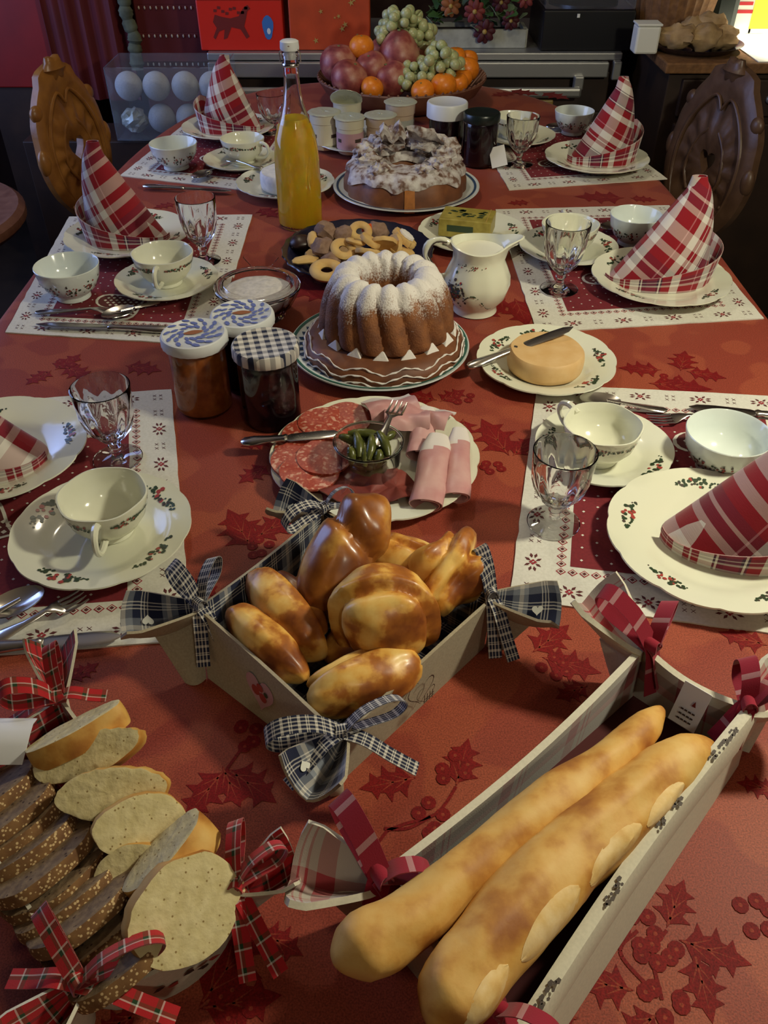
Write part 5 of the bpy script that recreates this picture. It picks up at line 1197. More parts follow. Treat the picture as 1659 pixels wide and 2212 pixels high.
def baguette(label, pts, seed, scores):
    path = [W(px, py, z) for px, py, z, r in pts]; rad = [r*.86 for *_, r in pts]; c = path[len(path)//2]; ob = thing('baguette', label, 'bread', c, 0, 'baguettes in the checked basket')
    n = 60; P = smooth_path([(p.x,p.y,p.z,r) for p, r in zip(path, rad)], n); mb = MB(); G = []; m_ = 28
    ax = (path[-1]-path[0]).normalized(); sd_ = ax.cross(V((0,0,1))).normalized()
    for i, (x,y,z,r) in enumerate(P):
        t = i/(n-1); e = min(t, 1-t); rr_ = r*min(1, (e/.10+.02))**.55; row = []
        p = V((x,y,z)); u = sd_.cross(ax)
        for k in range(m_):
            a = 2*pi*k/m_; d = sd_*math.cos(a)+u*math.sin(a)
            f = 1+.13*noise.noise(V((t*9+seed, math.cos(a)*1.2, math.sin(a)*1.2)))+.02*noise.noise(V((t*40, math.cos(a)*5, math.sin(a)*5)))
            for st, sa, sl, sw in scores:
                g = math.exp(-((t-st)/(sl*.5))**2)*math.exp(-((((a-sa+pi)%(2*pi))-pi)/sw)**2); f += .07*g
                g2 = math.exp(-((t-st+.0)/(sl*.55))**2)*math.exp(-((((a-sa-sw*1.25+pi)%(2*pi))-pi)/(sw*.35))**2); f -= .08*g2
            row.append(p+d*(rr_*f*(.9 if math.sin(a) < -.5 else 1)))
        G.append(row)
    mb.grid(G, 'baguette_crust', closed_v=True); b = len(mb.v)-n*m_; mb.face([b+k for k in range(m_)], 'baguette_crust'); mb.face([b+(n-1)*m_+k for k in range(m_)][::-1], 'baguette_crust')
    mb.build('crust', ob, world=True)
    for st, sa, sl, sw in scores:
        S = []
        for i in range(13):
            q = i/12*2-1; t = st+q*sl*.47; ii = t*(n-1); i0 = min(int(ii), n-2); f = ii-i0; row = []
            for k in range(9):
                a = sa+(k/8*2-1)*sw*.95*math.sqrt(max(0.02,1-q*q))+.25*q*sw; ka = (a/(2*pi)*m_)%m_; k0 = int(ka)%m_; fk = ka-int(ka)
                p = (G[i0][k0]*(1-fk)+G[i0][(k0+1)%m_]*fk)*(1-f)+(G[i0+1][k0]*(1-fk)+G[i0+1][(k0+1)%m_]*fk)*f
                cc = V(P[i0][:3]); d = (p-cc).normalized(); bulge = .0018*(1-q*q)*(1-(k/4-1)**2)+.0002+.0008*noise.noise(V((i*.9,k*.9,st*9)))
                row.append(p+d*bulge)
            S.append(row)
        if (S[7][4]-S[6][4]).cross(S[6][5]-S[6][4]).dot(S[6][4]-V(P[int(st*(n-1))][:3])) < 0: S = S[::-1]
        m2 = MB(); m2.sheet(S, .002, 'baguette_score', 'baguette_score'); m2.build('score', ob, world=True)
    return ob
baguette('slim baguette on the left of the long basket', [(722,2085,.088,.018),(790,2045,.088,.0255),(900,1975,.084,.0235),(1040,1860,.078,.0215),(1190,1740,.072,.0235),(1310,1650,.066,.0195),(1380,1585,.062,.0165),(1432,1530,.060,.0130)], 1, [])
baguette('thick scored baguette on the right of the long basket', [(925,2215,.088,.020),(990,2130,.086,.0285),(1100,1990,.080,.0315),(1230,1850,.074,.0320),(1350,1745,.068,.0295),(1450,1660,.062,.0270),(1535,1605,.058,.0205)], 5, [(.17,.62,.17,.42),(.36,.62,.17,.40),(.545,.60,.17,.38),(.71,.60,.15,.34)])

# ---------------- basket of sliced bread (tartan)
rs = .058
A_, B_, C_, = W(128,1512,rs), W(508,1920,rs), W(172,2128,rs); D_ = A_+(C_-B_)
Rs = [A_, B_, C_, D_]; cc = (A_+C_)/2
Bs = [cc+(p-cc)*.92+V((0,0,-rs)) for p in Rs]
Bs = [V((p.x,p.y,T)) for p in Bs]
tbk, tw = basket('sliced_bread_basket', 'tartan-lined basket heaped with brown and white bread slices', Bs, Rs, [(-.012,.046,.010),(.044,.014,.002),(-.03,-.045,0),None], 'tartan_ribbon', 'cream_cotton', th=.003, earw=.042, bulge={1:.024})
M['tartan_ribbon']
wall_decal(tbk, tw, 1, .5, .5, [([(x+.004*math.cos(t)*(1+.4*math.sin(3*t+x*900)), y+.003*math.sin(t)) for t in [k*.9 for k in range(7)]], c_) for x, y, c_ in ((-.018,.002,'dark_print'),(-.008,-.004,'red_print'),(.004,.003,'dark_print'),(.014,-.002,'dark_print'),(.022,.004,'red_print'))])
bow(tbk, A_+V((0,0,.004)), (-.040,-.012,.012), (-.006,.028,.026), (.040,.004,-.004), (-.05,-.02,-.02), 'tartan_ribbon', wid=.014)
bow(tbk, B_+V((0,0,.004)), (-.002,.040,.008), (.034,.020,.010), (.012,-.050,-.036), (.034,-.044,-.038), 'tartan_ribbon', wid=.013)
bow(tbk, C_+V((0,0,.004)), (-.030,.036,.016), (.052,.022,.006), (.064,-.014,-.020), (-.050,.006,-.010), 'tartan_ribbon', wid=.014)
mb = MB(); p = W(25,1600,rs+.006); P = [[p+V((.020*(i/4-.5)*1.6+.003*math.sin(j), .030*(j/4-.5)*1.5, .012*math.sin(j*.8))) for j in range(5)] for i in range(5)]; mb.sheet(P, .0008, 'paper_white', 'paper_white'); o = mb.build('care_label', tbk, world=True); o['label'] = 'white sewn-in care label'
def bread_slice(label, c, X, Nn, a, b, th, crumb, crust, group, seed=0, name='bread_slice', torn=0, e=2.4):
    c, X, Nn = V(c), V(X).normalized(), V(Nn).normalized(); X = (X-Nn*X.dot(Nn)).normalized(); Y = Nn.cross(X); ob = thing(name, label, 'bread', c, 0, group); mb = MB(); n = 44
    def ring(s_, z, wob=0):
        out = []
        for k in range(n):
            t = 2*pi*k/n; x = a*math.copysign(abs(math.cos(t))**(2/e), math.cos(t)); y = b*math.copysign(abs(math.sin(t))**(2/e), math.sin(t)); f = 1+.07*noise.noise(V((math.cos(t)*1.5+seed, math.sin(t)*1.5, 0)))+(.02+torn*.08*max(0,math.sin(t)))*noise.noise(V((math.cos(t)*7, math.sin(t)*7, seed)))
            out.append(X*(x*s_*f)+Y*(y*s_*f)+Nn*(z+wob*noise.noise(V((x*90, y*90, seed+z*50)))))
        return out
    rings = [ring(.02,th/2,0), ring(.5,th/2,.0006), ring(.8,th/2,.0008), ring(.95,th/2,.0006), ring(.985,th/2-.0003), ring(1.0,th*.3), ring(1.01,0), ring(1.0,-th*.3), ring(.985,-th/2+.0003), ring(.95,-th/2,.001), ring(.6,-th/2,.001), ring(.02,-th/2)]
    mb.grid(rings[:5], crumb, closed_v=True); mb.f[:] = mb.f; o1 = mb; 
    mb.face([k for k in range(n)][::-1], crumb)
    o = mb.build('crumb', ob); 
    m2 = MB(); m2.grid(rings[4:9], crust, closed_v=True); m2.build('crust', ob)
    m3 = MB(); m3.grid(rings[8:], crumb, closed_v=True); m3.face([(len(rings)-9)*n+k for k in range(n)], crumb); m3.build('crumb', ob)
    return ob
u_ = (B_-A_); u_.z = 0; u_.normalize(); ac_ = V((-u_.y, u_.x, 0)); 
GB = 'brown seeded slices in the tartan basket'
ords = ['at the left edge of the photo, farthest of the brown row','second from the far end of the brown row','third from the far end of the brown row','fourth from the far end of the brown row','fifth from the far end, middle of the brown row','sixth from the far end of the brown row','fifth from the near end, thinly seeded','fourth from the near end of the brown row','third from the near end of the brown row','second from the near end of the brown row','nearest of the brown row, its seeded crust facing up']
for k in range(11):
    t = k/10; c = W(lerp(-25,266,t), lerp(1722,2066,t), .042+.006*math.sin(k*2)); tilt = .98+.10*math.sin(k*1.7); nn = V((0,0,1))*math.sin(tilt)-u_*math.cos(tilt)
    bread_slice('seeded brown bread slice, '+ords[k], c, ac_+u_*.08*math.sin(k*3), nn, .0415, .034, .0115, 'brown_crumb', 'seed_crust', GB, k*1.7, e=2.2)
GWH = 'white slices in the tartan basket'
ws = [((168,1590),.072,(1,.45,.15),(-.35,.35,.70),.042,.018,.020,'white slice with its brown crust showing, farthest in the row'),
      ((196,1632),.066,(1,.35,.10),(-.1,-.55,.85),.046,.016,.018,'pale torn-edged white slice, second from the far end'),
      ((245,1712),.066,(1,.10,.0),(.10,-.60,.80),.042,.020,.020,'wide white slice with two small holes, third from the far end'),
      ((300,1778),.064,(1,.30,.0),(.35,-.55,.75),.034,.021,.020,'small white slice in the middle of the white row'),
      ((292,1880),.050,(1,.30,.0),(.0,-.55,.75),.028,.020,.020,'white slice lying low in shade between brown row and basket wall'),
      ((375,1860),.070,(.75,.75,.1),(-.55,.25,.75),.036,.022,.026,'white end piece with golden crust facing the camera'),
      ((398,1962),.066,(.85,.65,.05),(.50,-.45,.75),.042,.034,.020,'large white slice nearest the camera, by the corner bow')]
for k, (p, z, X, Nn, a, b, th, lb) in enumerate(ws):
    bread_slice(lb, W(p[0], p[1], z), X, Nn, a, b, th, 'white_crumb', 'baguette_crust', GWH, k*2.3+1, e=2.0, torn=1 if k in (1,2) else .3)
# ================================================================ BACKGROUND
# ---- left & right carved chairs
def carved_chair(label, c, yaw, mat, mirror=1, W_=.335, zs_=1.0, Hs=.335):
    """solid-plank chair: carved back board with a pierced opening, block seat, splayed legs. local +x is the front"""
    ob = thing('carved_chair', label, 'chair', (c[0], c[1], 0), yaw, 'carved plank chairs at the table')
    # outline of back board (y across, z up), scalloped, waist at the seat
    pts = [(.055,.0),(.075,.06),(.06,.12),(.10,.17),(.145,.23),(.168,.31),(.160,.38),(.150,.43),(.115,.485),(.085,.52),(.075,.545),(.03,.56),(0,.565)]
    k = W_/.335; pts = [(x, z*zs_) for x, z in pts]; right = [(x*k, z) for x, z in pts]; prof = smooth_path(right, 40); outline = prof+[(-x, z) for x, z in prof[::-1][1:]]
    lean = .16; th = .026
    hole = [(0+.030*math.sin(t)**3*1.1, .335*zs_+.034*(.8125*math.cos(t)-.3125*math.cos(2*t)-.125*math.cos(3*t))) for t in [2*pi*q/16 for q in range(16)]]
    n = len(outline)
    # board = ring between outline and hole, resampled radially around the hole centre
    cz = .325*zs_; ray_n = 72; G = []
    def hit(poly, a):
        d = (math.cos(a), math.sin(a)); best = None; m_ = len(poly)
        for i in range(m_):
            x1,y1 = poly[i][0], poly[i][1]-cz; x2,y2 = poly[(i+1)%m_][0], poly[(i+1)%m_][1]-cz; ex,ey = x2-x1, y2-y1; den = d[0]*ey-d[1]*ex
            if abs(den) < 1e-12: continue
            t = (x1*ey-y1*ex)/den; s_ = (x1*d[1]-y1*d[0])/den
            if t > 0 and -1e-6 <= s_ <= 1+1e-6 and (best is None or t > best): best = t
        return best or .01
    def pos(y, z, off): return V((-lean*z*.55-.20+off, y, Hs+z))
    F = []; Bk = []
    for q in range(ray_n):
        a = 2*pi*q/ray_n; ri = hit(hole, a); ro = hit(outline, a); rowf = []; rowb = []
        for j in range(9):
            s_ = j/8; r = lerp(ri, ro, s_); y, z = r*math.cos(a), cz+r*math.sin(a)
            rel = .006*math.sin(s_*9)*math.sin(pi*s_)+.0045*math.cos(a*14)*math.exp(-((s_-.45)/.16)**2)+.005*math.exp(-((s_-.82)/.07)**2)-.008*max(0,s_-.9)*10*.6
            if j == 0: rel = -.003
            rowf.append(pos(y, z, th/2+rel)); rowb.append(pos(y, z, -th/2-rel*.5))
        F.append(rowf); Bk.append(rowb)
    mb = MB(); G = [F[q]+Bk[q][::-1] for q in range(ray_n)]
    mb.grid(G, mat, closed_u=True, closed_v=True)
    mb.build('back_board', ob)
    for sx in (-1, 1):      # scrolled ears beside the board
        for fy, fz, rr3 in ((.47,.33,(.016,.020,.034)),(.38,.455,(.014,.022,.022))): mb = MB(); mb.sphere(pos(sx*W_*fy, fz*zs_, .004), rr3, mat, 14, 10); mb.build('carved_scroll', ob)
    cr = MB(); cr.sphere(pos(0,.55*zs_,.008), (.018,.040,.030), mat, 16, 10, fn=lambda d,q: q*(1+.15*math.cos(6*math.atan2(d.z,d.y)))); cr.build('crest', ob)
    be = MB()
    for q in range(13):
        t = q/12*2-1; be.sphere(pos(t*.105*k, .225*zs_-.035*math.cos(t*1.4)+.03*t, th/2+.002), (.005,.006,.006), mat, 8, 6)
    o = be.build('carved_beads', ob); o['kind'] = 'stuff'
    for s_ in (-1, 1):
        cv = MB(); cv.tube([pos(s_*y_*k, z_*zs_, th/2+.001) for y_, z_ in smooth_path([(.02,.11),(.07,.17),(.115,.26),(.12,.36),(.085,.44),(.03,.49),(.0,.46)], 26)], [.006*(.4+.6*math.sin(pi*(q+1)/28)) for q in range(26)], mat, 8, up=V((1,0,0))); cv.build('carved_vine', ob)
        cv = MB(); cv.tube([pos(s_*y_*k, z_*zs_, th/2+.001) for y_, z_ in smooth_path([(.04,.25),(.07,.30),(.055,.37),(.02,.41)], 14)], .0045, mat, 8, up=V((1,0,0))); cv.build('carved_vine', ob)
    st = MB(); m_ = 40; P2 = [(.20*math.copysign(abs(math.cos(t))**.6, math.cos(t)), .21*math.copysign(abs(math.sin(t))**.6, math.sin(t))*(1-.12*(math.cos(t) < 0))) for t in [2*pi*q/m_ for q in range(m_)]]
    rows = [[V((x*s_, y*s_, z)) for x, y in P2] for s_, z in ((.01,Hs),(.6,Hs-.004),(.95,Hs),(1,Hs-.008),(1,Hs-.03),(.96,Hs-.036),(.01,Hs-.036))]; st.grid(rows[::-1], mat, closed_v=True); st.build('seat', ob)
    for sx in (-1, 1):
        for sy in (-1, 1):
            l = MB(); l.tube([V((sx*.13, sy*.13, Hs-.034)), V((sx*.16, sy*.16, Hs*.5)), V((sx*.19, sy*.19, 0))], [.020,.024,.016], mat, 8, up=V((1,0,0))); l.build('leg', ob)
    return ob
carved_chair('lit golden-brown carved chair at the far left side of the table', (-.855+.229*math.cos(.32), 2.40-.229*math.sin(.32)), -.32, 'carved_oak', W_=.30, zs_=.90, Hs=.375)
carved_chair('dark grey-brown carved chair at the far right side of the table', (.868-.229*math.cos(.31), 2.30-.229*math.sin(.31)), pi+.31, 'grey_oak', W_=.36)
# ---- round wooden stool at the left edge
so = thing('round_table', 'low round wooden table cut off by the left edge', 'table', (-1.33,2.22,0)); 
mb = MB(); mb.lathe([(0,.50),(.30,.50),(.33,.505),(.345,.52),(.345,.54),(.33,.552),(.30,.548),(0,.548)], 'bowl_wood', 48); mb.build('table_top', so, merge=1e-6)
mb = MB(); mb.lathe([(.13,0),(.14,.02),(.05,.06),(.035,.2),(.05,.35),(.04,.48),(.09,.499)], 'bowl_wood', 20); mb.build('pedestal', so)

# ---- kitchen range with metal rails behind the table
rg = thing('kitchen_range', 'metal-trimmed kitchen range behind the fruit bowl', 'stove', (.15,3.18,0))
yf = 2.93; xr0, xr1 = -.56, .755; zt = T+.045; L = xr1-xr0; cx = (xr0+xr1)/2
def wb(name, c, d, mat, bevel=.004):
    mb = MB(); mb.box(c, d, mat); return mb.build(name, rg, world=True, smooth=False, bevel=bevel)
wb('body', (cx, yf+.30, (zt-.06)/2), (L-.05,.54,zt-.06), 'dark_wood'); wb('worktop', (cx-.0, yf+.29, zt-.012), (L,.56,.022), 'brushed_metal')
wb('front_rail', (cx-.02, yf+.0, zt-.046), (L-.045,.022,.044), 'brushed_metal'); wb('rail_end', (xr1-.016, yf-.0, zt-.048), (.026,.026,.054), 'brushed_metal')
wb('handle_bar', (cx-.04, yf-.035, zt-.105), (L-.17,.022,.030), 'brushed_metal', .008)
for x in (xr0+.06, .22, xr1-.135): wb('bracket', (x, yf-.018, zt-.080), (.030,.03,.040), 'brushed_metal')
for k in range(6): wb('door_panel', (xr0+.11+k*.219, yf+.018, (zt-.16)/2), (.205,.02,zt-.19), 'dark_wood')
wb('brass_plate', (.50, yf-.002, zt-.16), (.10,.012,.05), 'gold_print')
def blk(name, label, cat, c, d, mat, parts=(), rz=0, group=None, part='body', bevel=.004):
    ob = thing(name, label, cat, (c[0], c[1], c[2]-d[2]/2), rz, group)
    mb = MB(); mb.box((0,0,d[2]/2), d, mat); mb.build(part, ob, smooth=False, bevel=bevel); return ob
# red tin
p0 = AY(435,115,2.96); p1 = AY(615,112,2.96); wd = p1.x-p0.x
rt = blk('red_tin', 'bright red tin box with a dark printed animal and a blue sticker', 'tin', ((p0.x+p1.x)/2, 3.06, zt+.070), (wd,.19,.140), 'red_tin')
mb = MB(); mb.box((0,0,.152), (wd*1.03,.20,.024), 'tin_brown'); mb.build('lid', rt, smooth=False, bevel=.004)
pr = MB(); yy = -.0955; rr = random.Random(9)
def bl(cx_, cz_, pts, mat, k=0): pr.poly([(cx_+x, yy-.0004*k, cz_+z) for x, z in pts], mat)
body = [(-.060,.010),(-.052,.030),(-.030,.024),(-.005,.020),(.022,.026),(.040,.050),(.052,.056),(.060,.046),(.050,.040),(.044,.020),(.036,-.002),(.050,-.030),(.040,-.036),(.024,-.010),(-.004,-.004),(-.020,-.034),(-.032,-.038),(-.026,-.010),(-.044,-.016),(-.058,-.038),(-.064,-.032),(-.050,-.006)]
bl(-.025, .070, body, 'tin_brown', 1)
for k in range(9): a = k*.5; bl(-.075+k*.012, .110+.008*math.sin(k*1.7), [(-.005,-.003),(.005,-.003),(.006,.004),(-.004,.005)], 'tin_brown', 1)
bl(.085, .065, [(.017*math.cos(t)*(1+.15*math.sin(3*t)), .034*math.sin(t)) for t in [2*pi*k/14 for k in range(14)]], 'blue_sticker', 2); bl(.087, .055, [(.006*math.cos(t), .009*math.sin(t)) for t in [2*pi*k/8 for k in range(8)]], 'lid_white', 3)
o = pr.build('printed_front', rt, smooth=False); o['kind'] = 'stuff'
# orange-red gift box
p0 = AY(628,105,2.97); p1 = AY(800,103,2.97); wd = p1.x-p0.x
ogb = blk('gift_box', 'orange-red patterned box standing behind the fruit bowl', 'box', ((p0.x+p1.x)/2, 3.04, zt+.145), (wd,.14,.29), 'orange_paper')
pr = MB(); rr = random.Random(3)
for k in range(22):
    x, z = rr.uniform(-.45,.45)*wd, rr.uniform(.02,.27); r = rr.uniform(.004,.011); pr.poly([(x+r*(1 if q%2 else .35)*math.cos(q*pi/5), -.0712-.0001*k, z+r*(1 if q%2 else .35)*math.sin(q*pi/5)) for q in range(10)], 'gold_print')
o = pr.build('printed_stars', ogb, smooth=False); o['kind'] = 'stuff'
# trough with winter flowers
p0 = AY(925,92,3.02); p1 = AY(1133,90,3.02)
fl = thing('flower_trough', 'pale trough of green leaves and dark red flowers on the range', 'planter', ((p0.x+p1.x)/2, 3.07, zt)); wd = p1.x-p0.x
mb = MB(); 
for dx, dy, sx, sy in ((0,-.06,wd,.012),(0,.06,wd,.012),(-wd/2,0,.012,.12),(wd/2,0,.012,.12)): mb.box((dx,dy,.026),(sx,sy,.052),'trough_white')
mb.box((0,0,.02),(wd,.12,.036),'dark_wood'); mb.build('trough', fl, smooth=False)
rr = random.Random(12)
lm = {}
def leafmesh(mat):
    mb = MB(); P = []
    for i in range(7):
        q = i/6; w_ = .5*math.sin(pi*(.06+.9*q))**.8*(1+.25*math.cos(i*2.1)); P.append([V((q, (j/2-1)*w_*.75, .12*abs(j/2-1)*w_+.12*math.sin(q*2.5))) for j in range(5)])
    mb.sheet(P, .03, mat, mat); return mb
for k in range(120):
    mat = rr.choice(['leaf_green','leaf_green','leaf_pale','leaf_pale','leaf_green'])
    x, y, z = rr.uniform(-.5,.42)*wd, rr.uniform(-.08,.06), .05+rr.random()**1.0*.14
    if mat not in lm: o = leafmesh(mat).build('leaf', fl); lm[mat] = o
    else: o = lm[mat].copy(); COL.objects.link(o); o.parent = fl
    s_ = rr.uniform(.030,.055); o.scale = (s_,)*3; o.location = (x,y,z); o.rotation_euler = (rr.uniform(-.6,.6), rr.uniform(-1.2,.4), rr.uniform(-pi,0))
for k, (x, z, m_, s_) in enumerate([(-.09,.10,'flower_orange',.034),(-.015,.085,'flower_red',.036),(.02,.03,'flower_dark',.038),(.065,.11,'flower_dark',.030),(-.05,.15,'flower_red',.032),(.10,.06,'flower_dark',.03),(.14,.12,'flower_red',.03)]):
    f = MB()
    for q in range(9):
        a = q*2*pi/9; R_ = Matrix.Rotation(a,3,'Y'); f.sphere(V((0,-.006*(q%2),0))+R_@V((s_*.5,0,0)), (s_*.45,s_*.12,s_*.28), m_, 8, 6, R=R_)
    f.sphere((0,-.010,0), (s_*.2,)*3, 'gold_print', 8, 6); o = f.build('flower', fl); o.location = (x,-.08,z+.02)
# black box with clear lid
p0 = AY(1168,104,2.95); p1 = AY(1364,102,2.95); wd = p1.x-p0.x
bx = blk('record_player', 'black box with a clear smoky lid at the right end of the range', 'record player', ((p0.x+p1.x)/2, 3.10, zt+.056), (wd,.28,.112), 'black_plastic')
mb = MB(); mb.box((0,0,.172),(wd*.98,.27,.116),'clear_plastic'); mb.build('clear_lid', bx, smooth=False, bevel=.004)
mb = MB(); mb.lathe([(0,.113),(.11,.113),(.11,.118),(0,.118)],'black_plastic',36); mb.build('turntable', bx, merge=1e-6)
mb = MB(); mb.box((-.035,-.141,.098),(.008,.004,.010),'white_cloth'); mb.build('catch', bx, smooth=False)

# ---- sideboard at the right with bread plate under a bright lamp
sb = thing('sideboard', 'dark wooden sideboard at the right with a bright-lit top', 'cabinet', (1.38,2.98,0)); zs = T+.085; ys = 2.63
def sbx(name, c, d, mat, bevel=.004):
    mb = MB(); mb.box(c, d, mat); return mb.build(name, sb, world=True, smooth=False, bevel=bevel)
sbx('body', (1.40,ys+.30,(zs-.03)/2), (1.16,.58,zs-.03), 'dark_wood'); sbx('worktop', (1.40,ys+.295,zs-.014), (1.20,.62,.028), 'wicker')
for k in range(2): sbx('door', (1.12+k*.55, ys+.004, .36), (.52,.02,.62), 'dark_wood'); sbx('drawer', (1.12+k*.55, ys+.004, .74), (.52,.02,.10), 'dark_wood')
for k in range(2):
    mb = MB(); mb.sphere((1.12+k*.55, ys-.014, .74), .012, 'brushed_metal', 10, 8); mb.build('knob', sb, world=True)
wc = thing('white_cloth', 'bright white cloth spread on the right end of the sideboard', 'cloth', (1.42,2.88,zs)); mb = MB(); P = [[V(((i/16-.5)*.72, (j/12-.5)*.52, .003+.0012*math.sin(i*.7)*math.sin(j*.6))) for j in range(13)] for i in range(17)]
mb.sheet(P, .0025, 'white_cloth', 'white_cloth'); mb.build('fabric', wc)
pl = AY(1505,98,2.76); bp = thing('bread_platter', 'dark oval platter under torn loaves on the sideboard', 'plate', (pl.x,2.79,zs))
mb = MB(); mb.lathe([(0,.006),(.10,.006),(.135,.020),(.142,.021),(.112,.002),(0,0)], 'navy_glaze', 48); mb.build('body', bp, merge=1e-6)
for k, (px, py, y, rx, ry, rz_, yaw, lb) in enumerate([(1465,78,2.74,.060,.035,.030,-.3,'rounded loaf piece at the left of the platter'),(1520,80,2.74,.055,.040,.034,.5,'torn loaf piece in the middle of the platter'),(1562,84,2.76,.045,.035,.030,-.5,'pale loaf piece at the right of the platter'),(1535,55,2.80,.055,.035,.034,.2,'loaf piece on top of the heap'),(1495,62,2.80,.05,.035,.03,.9,'loaf piece at the back of the platter')]):
    p = AY(px, py, y); p.z = max(p.z, zs+.035); ob = thing('loaf_piece', lb, 'bread', p, yaw, 'loaf pieces on the sideboard'); mb = MB()
    mb.sphere((0,0,0), (rx,ry,rz_), 'loaf', 20, 12, fn=lambda d,q,k=k: q*(1+.35*noise.noise(d*2+V((k*3,0,0)))+.12*noise.noise(d*6))); mb.build('crust', ob, merge=1e-6)
p = AY(1395,90,2.74); pc = thing('paper_box', 'small white paper box at the left end of the sideboard', 'box', (p.x,2.75,zs))
mb = MB(); mb.box((0,0,.036),(.068,.06,.072),'white_cloth'); mb.build('body', pc, smooth=False, bevel=.006); mb = MB(); mb.box((0,0,.075),(.072,.064,.006),'white_cloth'); mb.build('lid', pc, smooth=False, bevel=.002)
p = AY(1455,35,3.02); wk = thing('wicker_basket', 'brown wicker basket at the back of the sideboard', 'basket', (p.x,3.04,zs)); mb = MB()
mb.lathe([(0,.004),(.10,.004),(.115,.02),(.13,.10),(.14,.17),(.145,.175),(.135,.172),(.12,.10),(.10,.012),(0,.010)], 'wicker', 64, rf=lambda a,r,z: 1+.03*math.cos(32*a)*math.cos(z*260)); mb.build('weave', wk, merge=1e-6)
for k, (dx, m_, r) in enumerate(((-.075,'red_paper',.038),(.0,'flower_orange',.038),(.075,'yogurt_cream',.036))):
    ob = thing('parcel', ['red paper parcel in the wicker basket','orange paper parcel in the wicker basket','cream paper parcel in the wicker basket'][k], 'parcel', (p.x+dx, 3.04+.02*k, zs+.165), .3*k); mb = MB(); mb.sphere((0,0,.01), (r,r*.8,r), m_, 14, 9, fn=lambda d,q,k=k: q*(1+.3*noise.noise(d*2+V((k,0,0))))); mb.build('paper', ob, merge=1e-6, smooth=False)
p = AY(1562,12,3.02)
bk = blk('dark_jar', 'dark bottle-green jar behind the loaves', 'jar', (p.x,3.02,zs+.10), (.085,.08,.20), 'black_lid', bevel=.02)
for px, m_, lb, h in ((1608,'red_paper','red and white packet at the back right of the sideboard',.18),(1650,'yellow_paper','yellow packet cut by the right edge of the photo',.16)):
    p = AY(px, 20, 3.0); ob = blk('packet', lb, 'packet', (p.x, 3.02, zs+h/2), (.075,.05,h), 'white_cloth'); mb = MB()
    if m_ == 'red_paper':
        for q in range(4): mb.box((0,-.026,h*.35+q*.022),(.05-.008*q,.002,.009), m_)
    else: mb.box((.0,-.026,h*.5),(.07,.002,h*.8), m_)
    mb.build('print', ob, smooth=False)

# ---- red corner at the left
def panel(name, label, cat, c, d, mat, rz=0):
    ob = thing(name, label, cat, (c[0],c[1],0), rz); mb = MB(); mb.box((0,0,c[2]), d, mat); mb.build('board', ob, smooth=False, bevel=.004); return ob
a = AY(-60,0,3.10); b = AY(112,0,3.10)
rc = panel('red_cupboard', 'bright red lacquered cupboard in the far left corner', 'cupboard', ((a.x+b.x)/2, 3.30, 1.22), (b.x-a.x+.10,.36,1.14), 'red_lacquer')
mb = MB(); mb.box((0,0,.325),(b.x-a.x+.08,.34,.65),'dark_wood'); mb.build('base', rc, smooth=False)
mb = MB(); mb.sphere((.04,-.19,.95),.010,'brushed_metal',10,8); mb.build('knob', rc)
a = AY(105,0,3.12); b = AY(262,0,3.12)
dc = thing('curtain', 'dark red curtain hanging beside the red cupboard', 'curtain', ((a.x+b.x)/2,3.085,0)); mb = MB(); wd = b.x-a.x
P = [[V(((i/40-.5)*wd*1.15, .009*math.sin(i*.9)+.008*math.sin(i*.37), .62+1.75*j/12)) for j in range(13)] for i in range(41)]
mb.sheet(P, .004, 'dark_red_panel', 'dark_red_panel'); mb.build('cloth', dc)
mb = MB(); mb.tube([(-wd*.6,0,2.38),(wd*.6,0,2.38)], .010, 'brushed_metal', 8, up=V((0,1,0))); mb.build('rod', dc)
a = AY(282,0,3.14); b = AY(440,0,3.14); wd = b.x-a.x; cx_ = (a.x+b.x)/2
ch = thing('drawer_chest', 'dark red chest whose drawers carry rows of white beads', 'chest', (cx_,3.30,0)); mb = MB(); mb.box((0,0,.62),(wd,.30,1.24),'dark_red_panel'); mb.build('body', ch, smooth=False, bevel=.004)
for k in range(4):
    z = AY(360, 138-k*61, 3.14).z; d = MB(); d.box((0,-.156,z+.050),(wd*.94,.014,.088),'dark_red_panel'); do = d.build('drawer', ch, smooth=False, bevel=.003)
    bd = MB()
    for q in range(11): bd.sphere((-wd*.40+q*wd*.08,-.166,z), (.0032,.0032,.0055), 'bead_white', 6, 4)
    o = bd.build('bead_trim', ch); o['kind'] = 'stuff'
gl = thing('garland', 'grey-green fabric garland hanging beside the red chest', 'garland', AY(285,60,3.05)); mb = MB(); gp = [AY(px, py, 3.05)-AY(285,60,3.05) for px, py in ((262,-60),(268,0),(275,40),(290,80),(292,110),(298,150))]
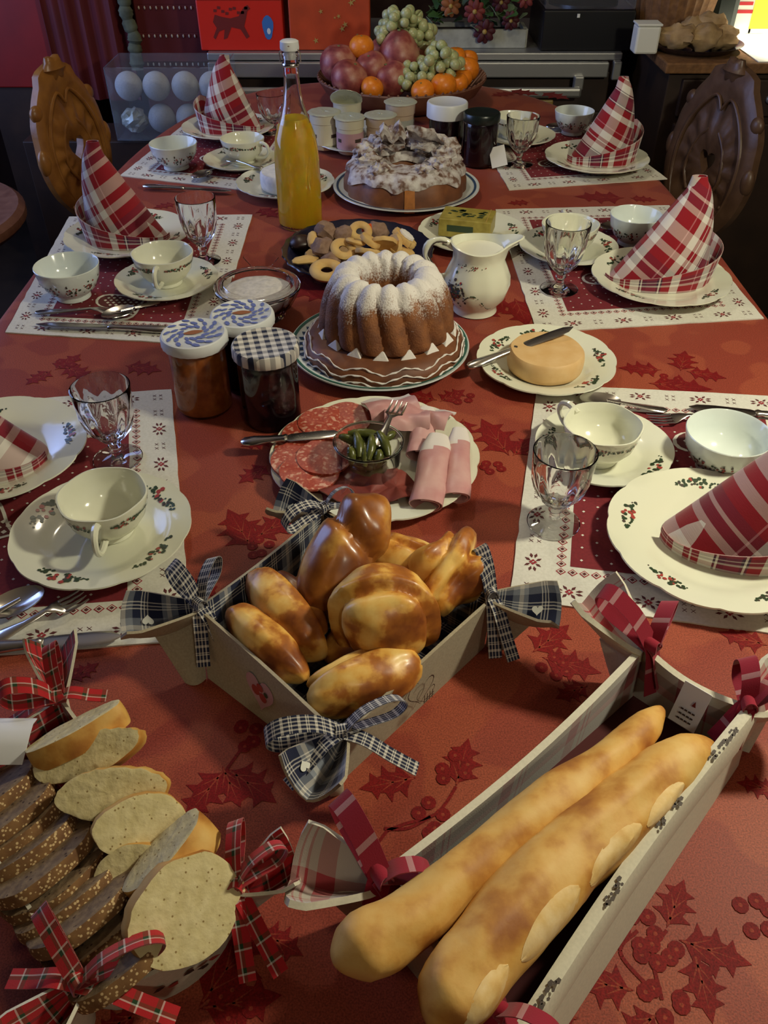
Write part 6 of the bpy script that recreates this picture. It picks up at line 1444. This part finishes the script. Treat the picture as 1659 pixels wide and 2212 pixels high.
gpp = smooth_path(gp, 40); mb.tube(gpp, [.021+.003*math.sin(k*1.1)+.002*math.sin(k*2.3) for k in range(40)], 'grey_green_cloth', 12, up=V((0,1,0)), flat=.7); mb.build('cloth', gl)
# clear box of white foam balls on a low cabinet
zb = AY(350,288,2.80).z
lc = blk('low_cabinet', 'low dark cabinet under the box of white balls', 'cabinet', (-.85,2.83,zb/2-.002), (.56,.20,zb-.004), 'dark_wood')
x0 = AY(250,285,2.72).x; x1 = AY(500,285,2.72).x; wd = x1-x0; hb = .205
pbx = thing('ball_box', 'clear plastic box holding rows of white foam balls', 'box', ((x0+x1)/2,2.82,zb))
mb = MB(); t_ = .003
for c, d in (((0,-.095,hb/2),(wd,t_,hb)),((0,.095,hb/2),(wd,t_,hb)),((-wd/2,0,hb/2),(t_,.19,hb)),((wd/2,0,hb/2),(t_,.19,hb)),((0,0,.002),(wd,.19,.004))): mb.box(c, d, 'clear_plastic')
mb.build('clear_box', pbx, smooth=False)
bm_ = MB(); bm_.sphere((0,0,0), .0415, 'foam_ball', 24, 16); first = None; q = 0
rows = [('lower row',.048,(1,2,3)),('upper row',.140,(0,1,2,3))]; wordn = ['first','second','third','fourth']
for rn, z, cols in rows:
    for k in cols:
        lb = 'white foam ball, %s from the left in the %s of the box' % (wordn[k], rn)
        if first is None: r_ = thing('foam_ball', lb, 'ball', (0,0,0), 0, 'white foam balls in the clear box'); fo = bm_.build('ball', r_, merge=1e-6); first = r_
        else: r_ = first.copy(); COL.objects.link(r_); r_['label'] = lb; f2 = fo.copy(); COL.objects.link(f2); f2.parent = r_
        r_.location = (x0+.046+k*.0862+.002*math.sin(q*3), 2.79, zb+z); q += 1
bg = thing('plastic_bag', 'crumpled clear bag in the lower left of the ball box', 'bag', (x0+.046,2.79,zb+.008)); mb = MB()
mb.sphere((0,0,.035),(.040,.04,.034),'foil',18,12,fn=lambda d,q: q*(1+.3*noise.noise(d*3)+.12*noise.noise(d*9))); mb.build('film', bg, merge=1e-6, smooth=False)
